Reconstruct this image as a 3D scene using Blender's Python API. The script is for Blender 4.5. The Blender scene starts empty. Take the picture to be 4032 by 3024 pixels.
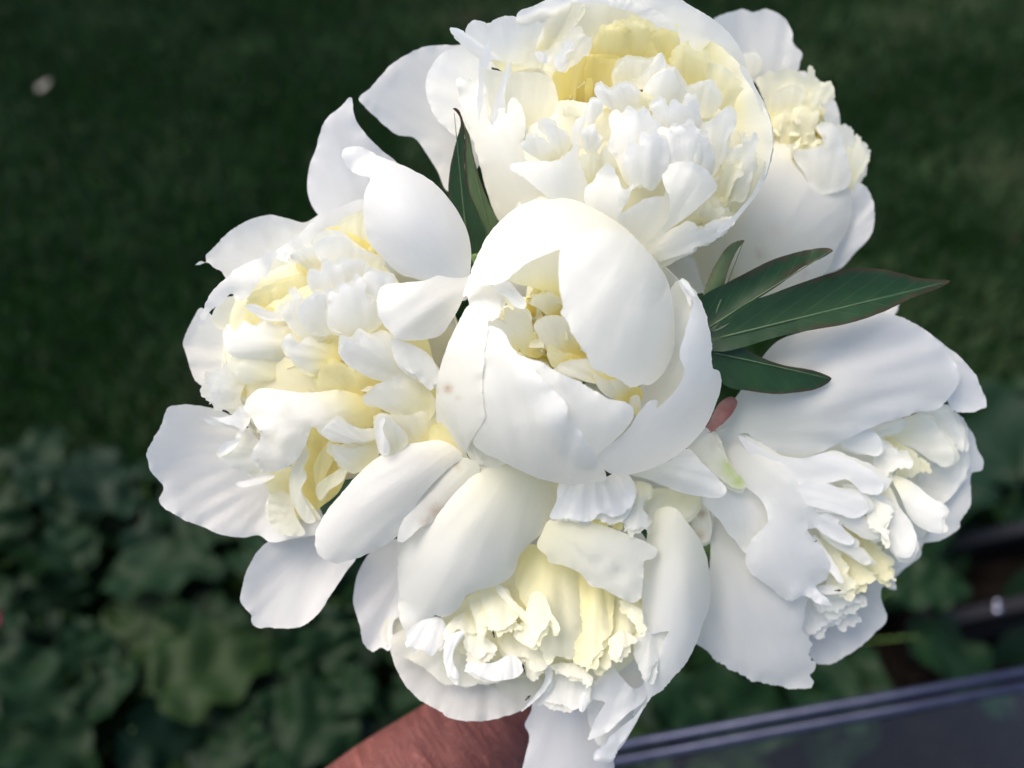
import bpy, bmesh, math, random
import numpy as np
from mathutils import Vector, Matrix, noise
from mathutils.geometry import delaunay_2d_cdt

random.seed(7)
scene = bpy.context.scene
COL = scene.collection

# ------------------------------------------------------------------ camera
PITCH = math.radians(50)
FPX = 3492.0                       # focal length in pixels of a 4032 px wide frame
S = 0.0001166                      # metres per pixel at the focus distance
D = FPX * S
CAM = Vector((0, 0, 1.55))
RIGHT = Vector((1, 0, 0))
FWD = Vector((0, math.cos(PITCH), -math.sin(PITCH)))
UP = Vector((0, math.sin(PITCH), math.cos(PITCH)))
cam = bpy.data.cameras.new("camera")
cam.sensor_width = 36
cam.lens = 36 * FPX / 4032
cam.clip_start = 0.02
cam.clip_end = 500
cam.dof.use_dof = True
cam.dof.focus_distance = D - 150 * S
cam.dof.aperture_fstop = 3.9
co = bpy.data.objects.new("camera", cam)
COL.objects.link(co)
co.location = CAM
co.rotation_euler = (math.radians(90) - PITCH, 0, 0)
scene.camera = co

# ------------------------------------------------------------------ light
SUN_EL, SUN_AZ = math.radians(60), math.radians(-72)     # azimuth measured from +Y towards +X
world = bpy.data.worlds.new("World")
scene.world = world
world.use_nodes = True
nt = world.node_tree
bg = nt.nodes["Background"]
sky = nt.nodes.new("ShaderNodeTexSky")
sky.sky_type = 'NISHITA'
sky.sun_disc = False
sky.sun_elevation = SUN_EL
sky.sun_rotation = SUN_AZ
sky.air_density = 0.8
sky.dust_density = 4.0
sky.ozone_density = 1.0
nt.links.new(sky.outputs[0], bg.inputs[0])
bg.inputs[1].default_value = 0.145
sun = bpy.data.lights.new("sun", 'SUN')
sun.energy = 1.15
sun.angle = math.radians(50)
sun.color = (1.0, 0.93, 0.82)
so = bpy.data.objects.new("sun", sun)
COL.objects.link(so)
sd = Vector((math.sin(SUN_AZ) * math.cos(SUN_EL), math.cos(SUN_AZ) * math.cos(SUN_EL), math.sin(SUN_EL)))
so.rotation_euler = sd.to_track_quat('Z', 'Y').to_euler()
so.location = (0, 0, 5)

scene.view_settings.view_transform = 'Standard'
scene.view_settings.look = 'None'
scene.view_settings.exposure = 1.15
scene.view_settings.gamma = 1.0
scene.view_settings.use_curve_mapping = False
scene.render.engine = 'CYCLES'
scene.cycles.use_denoising = True
scene.cycles.max_bounces = 16
scene.cycles.diffuse_bounces = 10
scene.cycles.transmission_bounces = 12

# ------------------------------------------------------------------ helpers
def W(x, y, z):
    """frame pixel (4032 wide) and height z (pixels towards the lens from the focus plane) -> world point"""
    x, y, d = float(x), float(y), float(D - z * S)
    return CAM + d * (FWD + RIGHT * ((x - 2016) / FPX) - UP * ((y - 1512) / FPX))

def ground(mx, my, h=0.0):
    x, y = mx * 1.82278, my * 1.82278
    r = FWD + RIGHT * ((x - 2016) / FPX) - UP * ((y - 1512) / FPX)
    t = (h - CAM.z) / r.z
    return CAM + r * t

def tag(o, label=None, cat=None, group=None, kind=None):
    if label: o["label"] = label
    if cat: o["category"] = cat
    if group: o["group"] = group
    if kind: o["kind"] = kind
    return o

def empty(name, loc, label, cat, group=None):
    o = bpy.data.objects.new(name, None)
    COL.objects.link(o)
    o.location = loc
    o.empty_display_size = 0.02
    return tag(o, label, cat, group)

def link(name, me, mat, parent=None, smooth=True):
    o = bpy.data.objects.new(name, me)
    COL.objects.link(o)
    if mat is not None and not me.materials:
        me.materials.append(mat)
    if smooth and len(me.polygons):
        me.polygons.foreach_set("use_smooth", [True] * len(me.polygons))
    if parent is not None:
        o.parent = parent
    return o

def mesh(name, vs, fs):
    me = bpy.data.meshes.new(name)
    me.from_pydata([tuple(v) for v in vs], [], fs)
    me.update()
    return me

def sstep(a, b, x):
    t = np.clip((x - a) / (b - a), 0, 1)
    return t * t * (3 - 2 * t)

# ------------------------------------------------------------------ materials
def new_mat(name):
    m = bpy.data.materials.new(name)
    m.use_nodes = True
    n = m.node_tree
    b = n.nodes["Principled BSDF"]
    return m, n, b

def node(n, t, **kw):
    x = n.nodes.new(t)
    for k, v in kw.items():
        setattr(x, k, v)
    return x

def attr(n, name):
    a = node(n, "ShaderNodeAttribute")
    a.attribute_name = name
    return a

def mixc(n, fac, a, b, blend='MIX'):
    m = node(n, "ShaderNodeMix", data_type='RGBA', blend_type=blend)
    for sock, v in ((m.inputs[0], fac), (m.inputs[6], a), (m.inputs[7], b)):
        if hasattr(v, 'links'): n.links.new(v, sock)
        elif isinstance(v, tuple): sock.default_value = v + (1,) if len(v) == 3 else v
        else: sock.default_value = v
    return m.outputs[2]

def math_(n, op, a, b=None):
    m = node(n, "ShaderNodeMath", operation=op)
    for i, v in enumerate((a, b)):
        if v is None: continue
        if hasattr(v, 'links'): n.links.new(v, m.inputs[i])
        else: m.inputs[i].default_value = v
    return m.outputs[0]

def petal_material():
    m, n, b = new_mat("petal")
    yel = attr(n, "yel").outputs["Fac"]
    stain = attr(n, "stain").outputs["Fac"]
    green = attr(n, "green").outputs["Fac"]
    uv = node(n, "ShaderNodeUVMap")
    mp = node(n, "ShaderNodeMapping")
    mp.inputs["Scale"].default_value = (38, 2.2, 1)
    n.links.new(uv.outputs[0], mp.inputs[0])
    vein = node(n, "ShaderNodeTexNoise")
    vein.inputs["Scale"].default_value = 1.0
    vein.inputs["Detail"].default_value = 3
    n.links.new(mp.outputs[0], vein.inputs["Vector"])
    tc = node(n, "ShaderNodeTexCoord")
    fine = node(n, "ShaderNodeTexNoise")
    fine.inputs["Scale"].default_value = 420
    fine.inputs["Detail"].default_value = 3
    n.links.new(tc.outputs["Object"], fine.inputs["Vector"])
    ramp = node(n, "ShaderNodeValToRGB")
    e = ramp.color_ramp.elements
    e[0].position = 0.0; e[0].color = (0.88, 0.88, 0.87, 1)
    e[1].position = 1.0; e[1].color = (0.92, 0.82, 0.31, 1)
    k = e.new(0.35); k.color = (0.90, 0.88, 0.69, 1)
    k = e.new(0.65); k.color = (0.92, 0.86, 0.48, 1)
    n.links.new(yel, ramp.inputs[0])
    c = ramp.outputs[0]
    v2 = math_(n, 'MULTIPLY', math_(n, 'SUBTRACT', vein.outputs["Fac"], 0.42), 0.55)
    c = mixc(n, v2, c, (0.80, 0.79, 0.72))
    sn = node(n, "ShaderNodeTexNoise")
    sn.inputs["Scale"].default_value = 900
    sn.inputs["Detail"].default_value = 4
    n.links.new(tc.outputs["Object"], sn.inputs["Vector"])
    sf = math_(n, 'MULTIPLY', stain, math_(n, 'ADD', sn.outputs["Fac"], 0.35))
    c = mixc(n, sf, c, (0.42, 0.22, 0.07))
    c = mixc(n, green, c, (0.55, 0.66, 0.22))
    n.links.new(c, b.inputs["Base Color"])
    b.inputs["Roughness"].default_value = 0.5
    b.inputs["Specular IOR Level"].default_value = 0.35
    b.inputs["Sheen Weight"].default_value = 0.08
    hsum = math_(n, 'ADD', vein.outputs["Fac"], math_(n, 'MULTIPLY', fine.outputs["Fac"], 0.5))
    bump = node(n, "ShaderNodeBump")
    bump.inputs["Strength"].default_value = 0.15
    bump.inputs["Distance"].default_value = 0.0012
    n.links.new(hsum, bump.inputs["Height"])
    n.links.new(bump.outputs[0], b.inputs["Normal"])
    tr = node(n, "ShaderNodeBsdfTranslucent")
    n.links.new(c, tr.inputs[0])
    mx = node(n, "ShaderNodeMixShader")
    mx.inputs[0].default_value = 0.56
    n.links.new(b.outputs[0], mx.inputs[1])
    n.links.new(tr.outputs[0], mx.inputs[2])
    n.links.new(mx.outputs[0], n.nodes["Material Output"].inputs[0])
    return m

def leaf_material(name, c1, c2, rim, vein_c, rough=0.42, spec=0.4):
    """green blade; reads t (base to tip), w (across) and rim (0 inside, 1 at the margin)"""
    m, n, b = new_mat(name)
    t = attr(n, "t").outputs["Fac"]
    w = attr(n, "w").outputs["Fac"]
    rm = attr(n, "rim").outputs["Fac"]
    tc = node(n, "ShaderNodeTexCoord")
    ns = node(n, "ShaderNodeTexNoise")
    ns.inputs["Scale"].default_value = 70
    ns.inputs["Detail"].default_value = 5
    n.links.new(tc.outputs["Object"], ns.inputs["Vector"])
    c = mixc(n, ns.outputs["Fac"], c1, c2)
    aw = math_(n, 'ABSOLUTE', w)
    ph = math_(n, 'SUBTRACT', math_(n, 'MULTIPLY', t, 7.0), math_(n, 'MULTIPLY', aw, 2.6))
    fr = math_(n, 'ABSOLUTE', math_(n, 'SUBTRACT', math_(n, 'FRACT', ph), 0.5))
    side = math_(n, 'LESS_THAN', fr, 0.035)
    mid = math_(n, 'LESS_THAN', aw, 0.035)
    vv = math_(n, 'MAXIMUM', math_(n, 'MULTIPLY', side, 0.16), math_(n, 'MULTIPLY', mid, 0.35))
    c = mixc(n, vv, c, vein_c)
    c = mixc(n, math_(n, 'MULTIPLY', rm, 0.55), c, rim)
    n.links.new(c, b.inputs["Base Color"])
    b.inputs["Roughness"].default_value = rough
    b.inputs["Specular IOR Level"].default_value = spec
    bump = node(n, "ShaderNodeBump")
    bump.inputs["Strength"].default_value = 0.35
    bump.inputs["Distance"].default_value = 0.001
    hh = math_(n, 'SUBTRACT', math_(n, 'MULTIPLY', ns.outputs["Fac"], 0.8), vv)
    n.links.new(hh, bump.inputs["Height"])
    n.links.new(bump.outputs[0], b.inputs["Normal"])
    tr = node(n, "ShaderNodeBsdfTranslucent")
    n.links.new(c, tr.inputs[0])
    mx = node(n, "ShaderNodeMixShader")
    mx.inputs[0].default_value = 0.12
    n.links.new(b.outputs[0], mx.inputs[1])
    n.links.new(tr.outputs[0], mx.inputs[2])
    n.links.new(mx.outputs[0], n.nodes["Material Output"].inputs[0])
    return m

def plain(name, c1, c2, scale, rough=0.6, bump_s=0.3, dist=0.002, metal=0.0, spec=0.3, detail=6):
    m, n, b = new_mat(name)
    tc = node(n, "ShaderNodeTexCoord")
    ns = node(n, "ShaderNodeTexNoise")
    ns.inputs["Scale"].default_value = scale
    ns.inputs["Detail"].default_value = detail
    n.links.new(tc.outputs["Object"], ns.inputs["Vector"])
    rp = node(n, "ShaderNodeValToRGB")
    rp.color_ramp.elements[0].position = 0.3; rp.color_ramp.elements[0].color = c1 + (1,)
    rp.color_ramp.elements[1].position = 0.7; rp.color_ramp.elements[1].color = c2 + (1,)
    n.links.new(ns.outputs["Fac"], rp.inputs[0])
    n.links.new(rp.outputs[0], b.inputs["Base Color"])
    b.inputs["Roughness"].default_value = rough
    b.inputs["Metallic"].default_value = metal
    b.inputs["Specular IOR Level"].default_value = spec
    bump = node(n, "ShaderNodeBump")
    bump.inputs["Strength"].default_value = bump_s
    bump.inputs["Distance"].default_value = dist
    n.links.new(ns.outputs["Fac"], bump.inputs["Height"])
    n.links.new(bump.outputs[0], b.inputs["Normal"])
    return m

def skin_material():
    m, n, b = new_mat("skin")
    tc = node(n, "ShaderNodeTexCoord")
    mp = node(n, "ShaderNodeMapping")
    mp.inputs["Scale"].default_value = (210, 30, 30)
    mp.inputs["Rotation"].default_value = (0, 0, math.radians(8))
    n.links.new(tc.outputs["Object"], mp.inputs[0])
    wr = node(n, "ShaderNodeTexNoise")
    wr.inputs["Scale"].default_value = 1.0
    wr.inputs["Detail"].default_value = 5
    wr.inputs["Distortion"].default_value = 0.6
    n.links.new(mp.outputs[0], wr.inputs["Vector"])
    fn = node(n, "ShaderNodeTexVoronoi")
    fn.inputs["Scale"].default_value = 700
    n.links.new(tc.outputs["Object"], fn.inputs["Vector"])
    bl = node(n, "ShaderNodeTexNoise")
    bl.inputs["Scale"].default_value = 40
    n.links.new(tc.outputs["Object"], bl.inputs["Vector"])
    wrr = node(n, "ShaderNodeMapRange")
    wrr.inputs[1].default_value = 0.25; wrr.inputs[2].default_value = 0.75
    n.links.new(wr.outputs["Fac"], wrr.inputs[0])
    c = mixc(n, wrr.outputs[0], (0.0868, 0.0262, 0.0214), (0.2106, 0.0715, 0.0571))
    c = mixc(n, math_(n, 'MULTIPLY', bl.outputs["Fac"], 0.35), c, (0.1900, 0.0570, 0.0514))
    n.links.new(c, b.inputs["Base Color"])
    b.inputs["Roughness"].default_value = 0.55
    b.inputs["Specular IOR Level"].default_value = 0.3
    b.inputs["Subsurface Weight"].default_value = 0.1
    b.inputs["Subsurface Radius"].default_value = (0.004, 0.0015, 0.001)
    b.inputs["Subsurface Scale"].default_value = 1.0
    h = math_(n, 'ADD', wrr.outputs[0], math_(n, 'MULTIPLY', fn.outputs["Distance"], 0.25))
    bump = node(n, "ShaderNodeBump")
    bump.inputs["Strength"].default_value = 1.0
    bump.inputs["Distance"].default_value = 0.003
    n.links.new(h, bump.inputs["Height"])
    n.links.new(bump.outputs[0], b.inputs["Normal"])
    return m

def glass_material():
    m = bpy.data.materials.new("table_glass")
    m.use_nodes = True
    n = m.node_tree
    n.nodes.remove(n.nodes["Principled BSDF"])
    fr = node(n, "ShaderNodeFresnel")
    fr.inputs[0].default_value = 1.5
    tp = node(n, "ShaderNodeBsdfTransparent")
    tp.inputs[0].default_value = (0.82, 0.88, 0.86, 1)
    gl = node(n, "ShaderNodeBsdfGlossy")
    gl.inputs["Roughness"].default_value = 0.12
    mx = node(n, "ShaderNodeMixShader")
    n.links.new(fr.outputs[0], mx.inputs[0])
    n.links.new(tp.outputs[0], mx.inputs[1])
    n.links.new(gl.outputs[0], mx.inputs[2])
    n.links.new(mx.outputs[0], n.nodes["Material Output"].inputs[0])
    return m

M_PETAL = petal_material()
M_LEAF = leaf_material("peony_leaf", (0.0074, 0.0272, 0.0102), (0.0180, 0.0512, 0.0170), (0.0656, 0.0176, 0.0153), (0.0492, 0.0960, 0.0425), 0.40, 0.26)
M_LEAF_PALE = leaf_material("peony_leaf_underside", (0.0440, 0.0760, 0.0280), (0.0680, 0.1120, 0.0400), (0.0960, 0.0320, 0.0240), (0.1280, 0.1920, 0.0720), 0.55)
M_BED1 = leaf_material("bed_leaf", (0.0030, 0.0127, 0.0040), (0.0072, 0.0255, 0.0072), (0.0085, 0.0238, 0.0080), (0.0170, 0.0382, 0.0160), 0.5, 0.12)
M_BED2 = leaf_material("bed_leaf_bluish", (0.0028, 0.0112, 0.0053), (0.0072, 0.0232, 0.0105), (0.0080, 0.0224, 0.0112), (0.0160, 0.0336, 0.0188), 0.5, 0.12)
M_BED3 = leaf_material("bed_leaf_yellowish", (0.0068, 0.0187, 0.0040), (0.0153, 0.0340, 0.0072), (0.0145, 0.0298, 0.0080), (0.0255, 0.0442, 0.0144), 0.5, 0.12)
M_STEM = plain("stem_green", (0.06, 0.13, 0.03), (0.12, 0.2, 0.06), 90, 0.5, 0.2)
M_RIB = plain("leaf_rib", (0.05, 0.09, 0.04), (0.075, 0.12, 0.055), 200, 0.5, 0.1)
M_SEPAL = plain("sepal_pink", (0.1800, 0.0574, 0.0478), (0.2760, 0.1530, 0.1148), 110, 0.5, 0.2)
M_SKIN = skin_material()
M_NAIL = plain("nail", (0.55, 0.30, 0.26), (0.62, 0.36, 0.31), 60, 0.3, 0.05)
M_GLASS = glass_material()
M_METAL = plain("rim_metal", (0.0400, 0.0440, 0.0723), (0.0580, 0.0630, 0.0952), 60, 0.32, 0.05, metal=0.85)
M_DARK = plain("dark_wood", (0.0036, 0.0030, 0.0036), (0.0072, 0.0060, 0.0072), 60, 0.6, 0.3)
M_GLINT = plain("glint_steel", (0.30, 0.30, 0.38), (0.42, 0.42, 0.50), 60, 0.25, 0.02, metal=1.0)  # pale steel of the beads that imitate glints on the planter
M_SOIL = plain("soil", (0.0037, 0.0032, 0.0028), (0.0121, 0.0093, 0.0074), 35, 0.95, 1.0, 0.02, spec=0.0)
M_LAWN = plain("lawn_ground", (0.0015, 0.0070, 0.0012), (0.0040, 0.0140, 0.0030), 18, 0.95, 1.0, 0.02, spec=0.0)
M_PINK = plain("pink_petal", (0.1400, 0.0150, 0.0400), (0.2000, 0.0350, 0.0700), 60, 0.5, 0.1)
M_FALLEN = plain("fallen_petal", (0.1215, 0.1134, 0.0918), (0.1485, 0.1404, 0.1188), 60, 0.6, 0.2)
M_BUG = plain("insect_black", (0.012, 0.008, 0.006), (0.03, 0.02, 0.014), 500, 0.4, 0.1)

# ------------------------------------------------------------------ petals
class Flower:
    def __init__(self, label, centre, group="white peonies of the bouquet"):
        self.c = centre                       # (x, y, z of the ball's middle, radius), pixels
        x, y, z, r = centre
        self.basept = W(x, y, z - r)
        self.root = empty("peony", self.basept, label, "flower", group)
        self.k, self.ox, self.oy = 1.0, 0.0, 0.0
        self.n = 0

def parse(s):
    return [tuple(float(q) for q in p.split(',')) for p in s.split()]

def smooth_closed(pts, step):
    P = np.array(pts, float)
    n = len(P)
    out = []
    for i in range(n):
        p0, p1, p2, p3 = P[i - 1], P[i], P[(i + 1) % n], P[(i + 2) % n]
        L = np.linalg.norm(p2 - p1)
        m = max(1, int(round(L / step)))
        d0, d1, d2 = (max(1e-6, np.linalg.norm(b - a) ** 0.5) for a, b in ((p0, p1), (p1, p2), (p2, p3)))
        m1 = (p2 - p1) + d1 * ((p1 - p0) / d0 - (p2 - p0) / (d0 + d1))
        m2 = (p2 - p1) + d1 * ((p3 - p2) / d2 - (p3 - p1) / (d1 + d2))
        for j in range(m):
            t = j / m
            out.append((2 * t**3 - 3 * t**2 + 1) * p1 + (t**3 - 2 * t**2 + t) * m1 + (-2 * t**3 + 3 * t**2) * p2 + (t**3 - t**2) * m2)
    return np.array(out)

def inside(poly, pts):
    x, y = pts[:, 0], pts[:, 1]
    res = np.zeros(len(pts), bool)
    a = poly
    b = np.roll(poly, -1, 0)
    for (x1, y1), (x2, y2) in zip(a, b):
        if y1 == y2: continue
        cond = ((y1 > y) != (y2 > y)) & (x < (x2 - x1) * (y - y1) / (y2 - y1) + x1)
        res ^= cond
    return res

def blade(F, outline, base, tip, z0, z1, a=0.0, c=0.0, e=None, off=0.0, y=0.0, yf=0.0, yl=0.75, rag=2.2,
          wav=7.0, fold=5.0, roll=4.0, stains=(), green=(), mat=None, name="petal", label=None, seed=None, parent=None, bumps=(), echo=1):
    """one petal or leaflet: an outline with its own depth law, built as a curved sheet with a rippled margin.
    outline/base/tip in the working frame of the flower; z0,z1 heights at base and tip; a arch, c cup across."""
    k, ox, oy = F.k, F.ox, F.oy
    T = lambda p: np.array((ox + p[0] * k, oy + p[1] * k))
    pts = [T(p) for p in (parse(outline) if isinstance(outline, str) else outline)]
    F.n += 1
    sd_ = seed if seed is not None else F.n * 13.7 + F.c[0] * 0.01
    B, Tp = T(base), T(tip)
    ax = Tp - B
    L = np.linalg.norm(ax); u = ax / L
    v = np.array((-u[1], u[0]))
    poly0 = smooth_closed(pts, 7.0)
    size = min(np.ptp(poly0[:, 0]), np.ptp(poly0[:, 1]))
    # ragged margin, stronger away from the base
    petal_ = mat is None
    if petal_ and e is None and 40 < size < 330:
        fold = fold + 1.0
        wav = wav * 0.5
        if roll == 4.0: roll = -5.0 if noise.noise(Vector((sd_ * 1.37, 0.4, 7))) > -0.12 else 3.0
        if echo and 60 < size < 240:
            er = random.Random(int(sd_ * 100))
            cen = np.mean(pts, axis=0)
            for q in range(echo):
                th = er.uniform(-0.16, 0.16); sc_ = er.uniform(0.94, 1.06)
                sh = u * er.uniform(0.02, 0.09) * min(L, 260) + v * er.uniform(-0.06, 0.06) * size
                cs, sn_ = math.cos(th), math.sin(th)
                pts2 = []
                for pp in pts:
                    d_ = (pp - cen) * sc_
                    d_ = np.array((d_[0] * cs - d_[1] * sn_, d_[0] * sn_ + d_[1] * cs)) + cen + sh
                    pts2.append(((d_[0] - ox) / k, (d_[1] - oy) / k))
                blade(F, pts2, base, tip, z0 - 10 - 9 * q, z1 - 16 - 12 * q, a=a, c=c, y=y * 1.2, yf=yf + 0.05, yl=yl, rag=rag * 1.3, wav=wav, fold=fold, echo=0)
        rag = rag * 1.1
    if petal_:
        yf, y = yf * 1.5 + 0.022, y * 1.35
    lob = 1.8 * (petal_ and size < 330)
    if rag > 0:
        tt = (poly0 - B) @ u / L
        nrm = np.roll(poly0, -1, 0) - np.roll(poly0, 1, 0)
        nrm = np.stack((nrm[:, 1], -nrm[:, 0]), 1)
        nrm /= np.maximum(1e-6, np.linalg.norm(nrm, axis=1))[:, None]
        am = rag * (0.25 + 1.0 * sstep(0.35, 0.95, tt)) * min(1.0, size / 120)
        am = am * (1 + 0.5 * (rag >= 4))
        dv = np.array([lob * noise.noise(Vector((p[0] / 62, p[1] / 62, sd_ + 14))) + 0.5 * noise.noise(Vector((p[0] / 6, p[1] / 6, sd_ + 4))) * (rag >= 2.9) + noise.noise(Vector((p[0] / 34, p[1] / 34, sd_))) * 1.3 + 0.9 * noise.noise(Vector((p[0] / 11, p[1] / 11, sd_ + 9))) for p in poly0])
        poly0 = poly0 + nrm * (am * dv)[:, None]
    h = float(np.clip(size / 13, 7, 24))
    lo, hi = poly0.min(0), poly0.max(0)
    gx = np.arange(lo[0], hi[0], h); gy = np.arange(lo[1], hi[1], h * 0.87)
    rng = np.random.RandomState(int(abs(sd_) * 10) % 100000)
    G = np.array([(x + (h / 2 if j % 2 else 0), yy) for j, yy in enumerate(gy) for x in gx])
    if len(G):
        G += rng.uniform(-0.15, 0.15, G.shape) * h
        G = G[inside(poly0, G)]
    if len(G):
        dm = np.min(np.linalg.norm(G[:, None, :] - poly0[None, :, :], axis=2), axis=1)
        G = G[dm > h * 0.45]
    nb = len(poly0)
    allp = np.vstack((poly0, G)) if len(G) else poly0
    vs, es, fs, *_ = delaunay_2d_cdt([Vector(p) for p in allp], [], [list(range(nb))], 1, 1e-4)
    X = np.array([tuple(p) for p in vs])
    dist = np.min(np.linalg.norm(X[:, None, :] - poly0[None, :, :], axis=2), axis=1)
    t = (X - B) @ u / L
    w = (X - B) @ v
    Wd = max(1.0, np.max(np.abs(w)))
    wc = (w.max() + w.min()) / 2
    wn = (w - wc) / max(1.0, (w.max() - w.min()) / 2)
    tc = np.clip(t, 0, 1)
    flat = float(np.clip((size - 60) / 220, 0.15, 1.0))
    if e is None:
        c, a = c * flat * (0.6 + 0.4 * flat), a * (0.3 + 0.7 * flat)
    tw = (1 - flat) * 26 * noise.noise(Vector((sd_ * 0.731, 2.2, 1.1)))
    z = z0 + (z1 - z0) * t + a * 4 * tc * (1 - tc) + c * wn ** 2
    if e is not None:
        ecx, ecy, erx, ery, ecz, erz = e
        cx, cy = T((ecx, ecy))
        q = 1 - ((X[:, 0] - cx) / (erx * k)) ** 2 - ((X[:, 1] - cy) / (ery * k)) ** 2
        z = ecz + erz * np.sqrt(np.maximum(q, 0.0)) - np.maximum(-q, 0) * abs(erz) + off + z0 + (z1 - z0) * t + a * 4 * tc * (1 - tc) + c * wn ** 2
    # folds that run from the base, ripples along the margin, a rolled rim
    r = np.linalg.norm(X - B, axis=1)
    ang = np.arctan2(w, np.maximum(1.0, (X - B) @ u + 0.25 * L))
    sc = min(1.0, size / 200)
    fz = np.array([noise.noise(Vector((aa * 6.0, rr / 420, sd_ + 3))) + 0.5 * noise.noise(Vector((aa * 15.0, rr / 260, sd_ + 5))) for aa, rr in zip(ang, r)])
    ez = np.array([noise.noise(Vector((p[0] / 75, p[1] / 75, sd_ + 20))) + 0.6 * noise.noise(Vector((p[0] / 30, p[1] / 30, sd_ + 31))) for p in X])
    z = z + tw * wn * tc + 7.0 * flat * np.array([noise.noise(Vector((p[0] / 170, p[1] / 170, sd_ + 70))) + 0.22 * noise.noise(Vector((aa * 30, p[1] / 300, sd_ + 77))) for p, aa in zip(X, ang)])
    z = z + fold * max(0.55, sc) * fz * sstep(0.0, 0.5, tc) * 2.0
    z = z + wav * max(0.45, sc) * ez * (1 - sstep(0, 70 * max(0.4, sc), dist)) * (0.4 + tc) * 1.5
    rr_ = max(8.0, min(34.0, size * 0.16))
    z = z - roll * max(0.3, sc) * np.clip(1 - dist / rr_, 0, 1) ** 2
    for (bx, by, br, bh) in bumps:
        q = T((bx, by))
        z = z + bh * np.exp(-np.sum((X - q) ** 2, axis=1) / (2 * (br * k) ** 2))
    base_w = F.root.location if parent is None else parent
    wv = [W(p[0], p[1], zz) - base_w for p, zz in zip(X, z)]
    me = mesh(name, wv, [tuple(f) for f in fs])
    def put(nm, arr):
        at = me.attributes.new(nm, 'FLOAT', 'POINT')
        at.data.foreach_set("value", np.ascontiguousarray(arr, dtype=np.float32))
    nl = np.array([noise.noise(Vector((p[0] / 120, p[1] / 120, sd_ + 50))) for p in X])
    if mat is None or mat is M_PETAL:
        put("yel", np.clip(yf + y * (1 - sstep(0.0, yl, tc + 0.10 * nl)), 0, 1))
        st = np.zeros(len(X))
        for (sx, sy, sr, ss) in stains:
            st = np.maximum(st, ss * np.exp(-np.sum((X - T((sx, sy))) ** 2, axis=1) / (2 * (sr * k) ** 2)))
        put("stain", st)
        gr = np.zeros(len(X))
        for (sx, sy, sr, ss) in green:
            gr = np.maximum(gr, ss * np.exp(-np.sum((X - T((sx, sy))) ** 2, axis=1) / (2 * (sr * k) ** 2)))
        put("green", gr)
    else:
        put("t", tc); put("w", w / Wd); put("rim", (1 - sstep(1, 6, dist)) * sstep(0.2, 0.5, tc))
    uvl = me.uv_layers.new(name="UVMap")
    vi = np.empty(len(me.loops), np.int32)
    me.loops.foreach_get("vertex_index", vi)
    uvv = np.stack((ang / 2.0 + 0.5, r / 500.0), 1)[vi]
    uvl.data.foreach_set("uv", uvv.astype(np.float32).ravel())
    o = link(name, me, mat or M_PETAL, F.root)
    if label: o["label"] = label
    if name == "leaflet":
        rib = []
        for tb in np.linspace(0.04, 0.97, 16):
            q = B + u * (L * tb)
            i = int(np.argmin(np.sum((X - q) ** 2, axis=1)))
            rib.append(W(q[0], q[1], z[i] + 1.0) - base_w)
        ribs = [rib[0]] + [(rib[i - 1] + rib[i] * 2 + rib[i + 1]) / 4 for i in range(1, 15)] + [rib[-1]]
        tv, tf = tube(ribs, list(np.linspace(0.00055, 0.00015, 16)), 6)
        link("midrib", mesh("midrib", tv, tf), M_RIB, o)
    return o

def frame(F, x0, y0, k):
    F.ox, F.oy, F.k = x0, y0, k

def petaloid(F, p0, p1, width, cup, bend, y=0.6, rag=0.1, seed=0, name="petal"):
    """a free standing strap petal between two (x, y, z) points, cupped and bent, notched at the tip"""
    rnd = random.Random(seed)
    A, Bv = W(*p0), W(*p1)
    ax = Bv - A
    L = ax.length
    if L < 1e-5: return
    u = ax / L
    toc = (CAM - A).normalized()
    s = u.cross(toc)
    if s.length < 0.05: s = RIGHT.copy()
    s.normalize()
    rot = Matrix.Rotation(rnd.uniform(-0.9, 0.9), 3, u)
    s = rot @ s
    nrm = s.cross(u)
    nu, nv = 6, 9
    vs, yl, uvs = [], [], []
    wd = width * S
    for j in range(nv + 1):
        t = j / nv
        prof = (0.30 + 0.70 * math.sin(min(1, t * 1.25) * math.pi * 0.5)) * (1 - 0.55 * max(0, (t - 0.72) / 0.28) ** 2)
        for i in range(nu + 1):
            q = i / nu * 2 - 1
            notch = (noise.noise(Vector((q * 2.2, seed * 1.7, 3))) * rag * 1.6) * max(0, (t - 0.55) / 0.45)
            tt = t * (1 + notch)
            p = u * (L * tt) + s * (q * wd * prof) + nrm * (cup * wd * (q * q) * (0.5 + t) + bend * L * t * t)
            p += nrm * (0.10 * wd * noise.noise(Vector((q * 1.8 + seed, t * 3, seed * 0.37))) * 2)
            vs.append(A + p - F.root.location)
            yl.append(max(0, min(1, y * (1 - 0.75 * t))))
            uvs.append((q * 0.25 + 0.5, t * L / (500 * S)))
    fs = [(j * (nu + 1) + i, j * (nu + 1) + i + 1, (j + 1) * (nu + 1) + i + 1, (j + 1) * (nu + 1) + i) for j in range(nv) for i in range(nu)]
    me = mesh(name, vs, fs)
    at = me.attributes.new("yel", 'FLOAT', 'POINT'); at.data.foreach_set("value", yl)
    uvl = me.uv_layers.new(name="UVMap")
    vi = np.empty(len(me.loops), np.int32); me.loops.foreach_get("vertex_index", vi)
    uvl.data.foreach_set("uv", np.array(uvs, np.float32)[vi].ravel())
    return link(name, me, M_PETAL, F.root)

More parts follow.
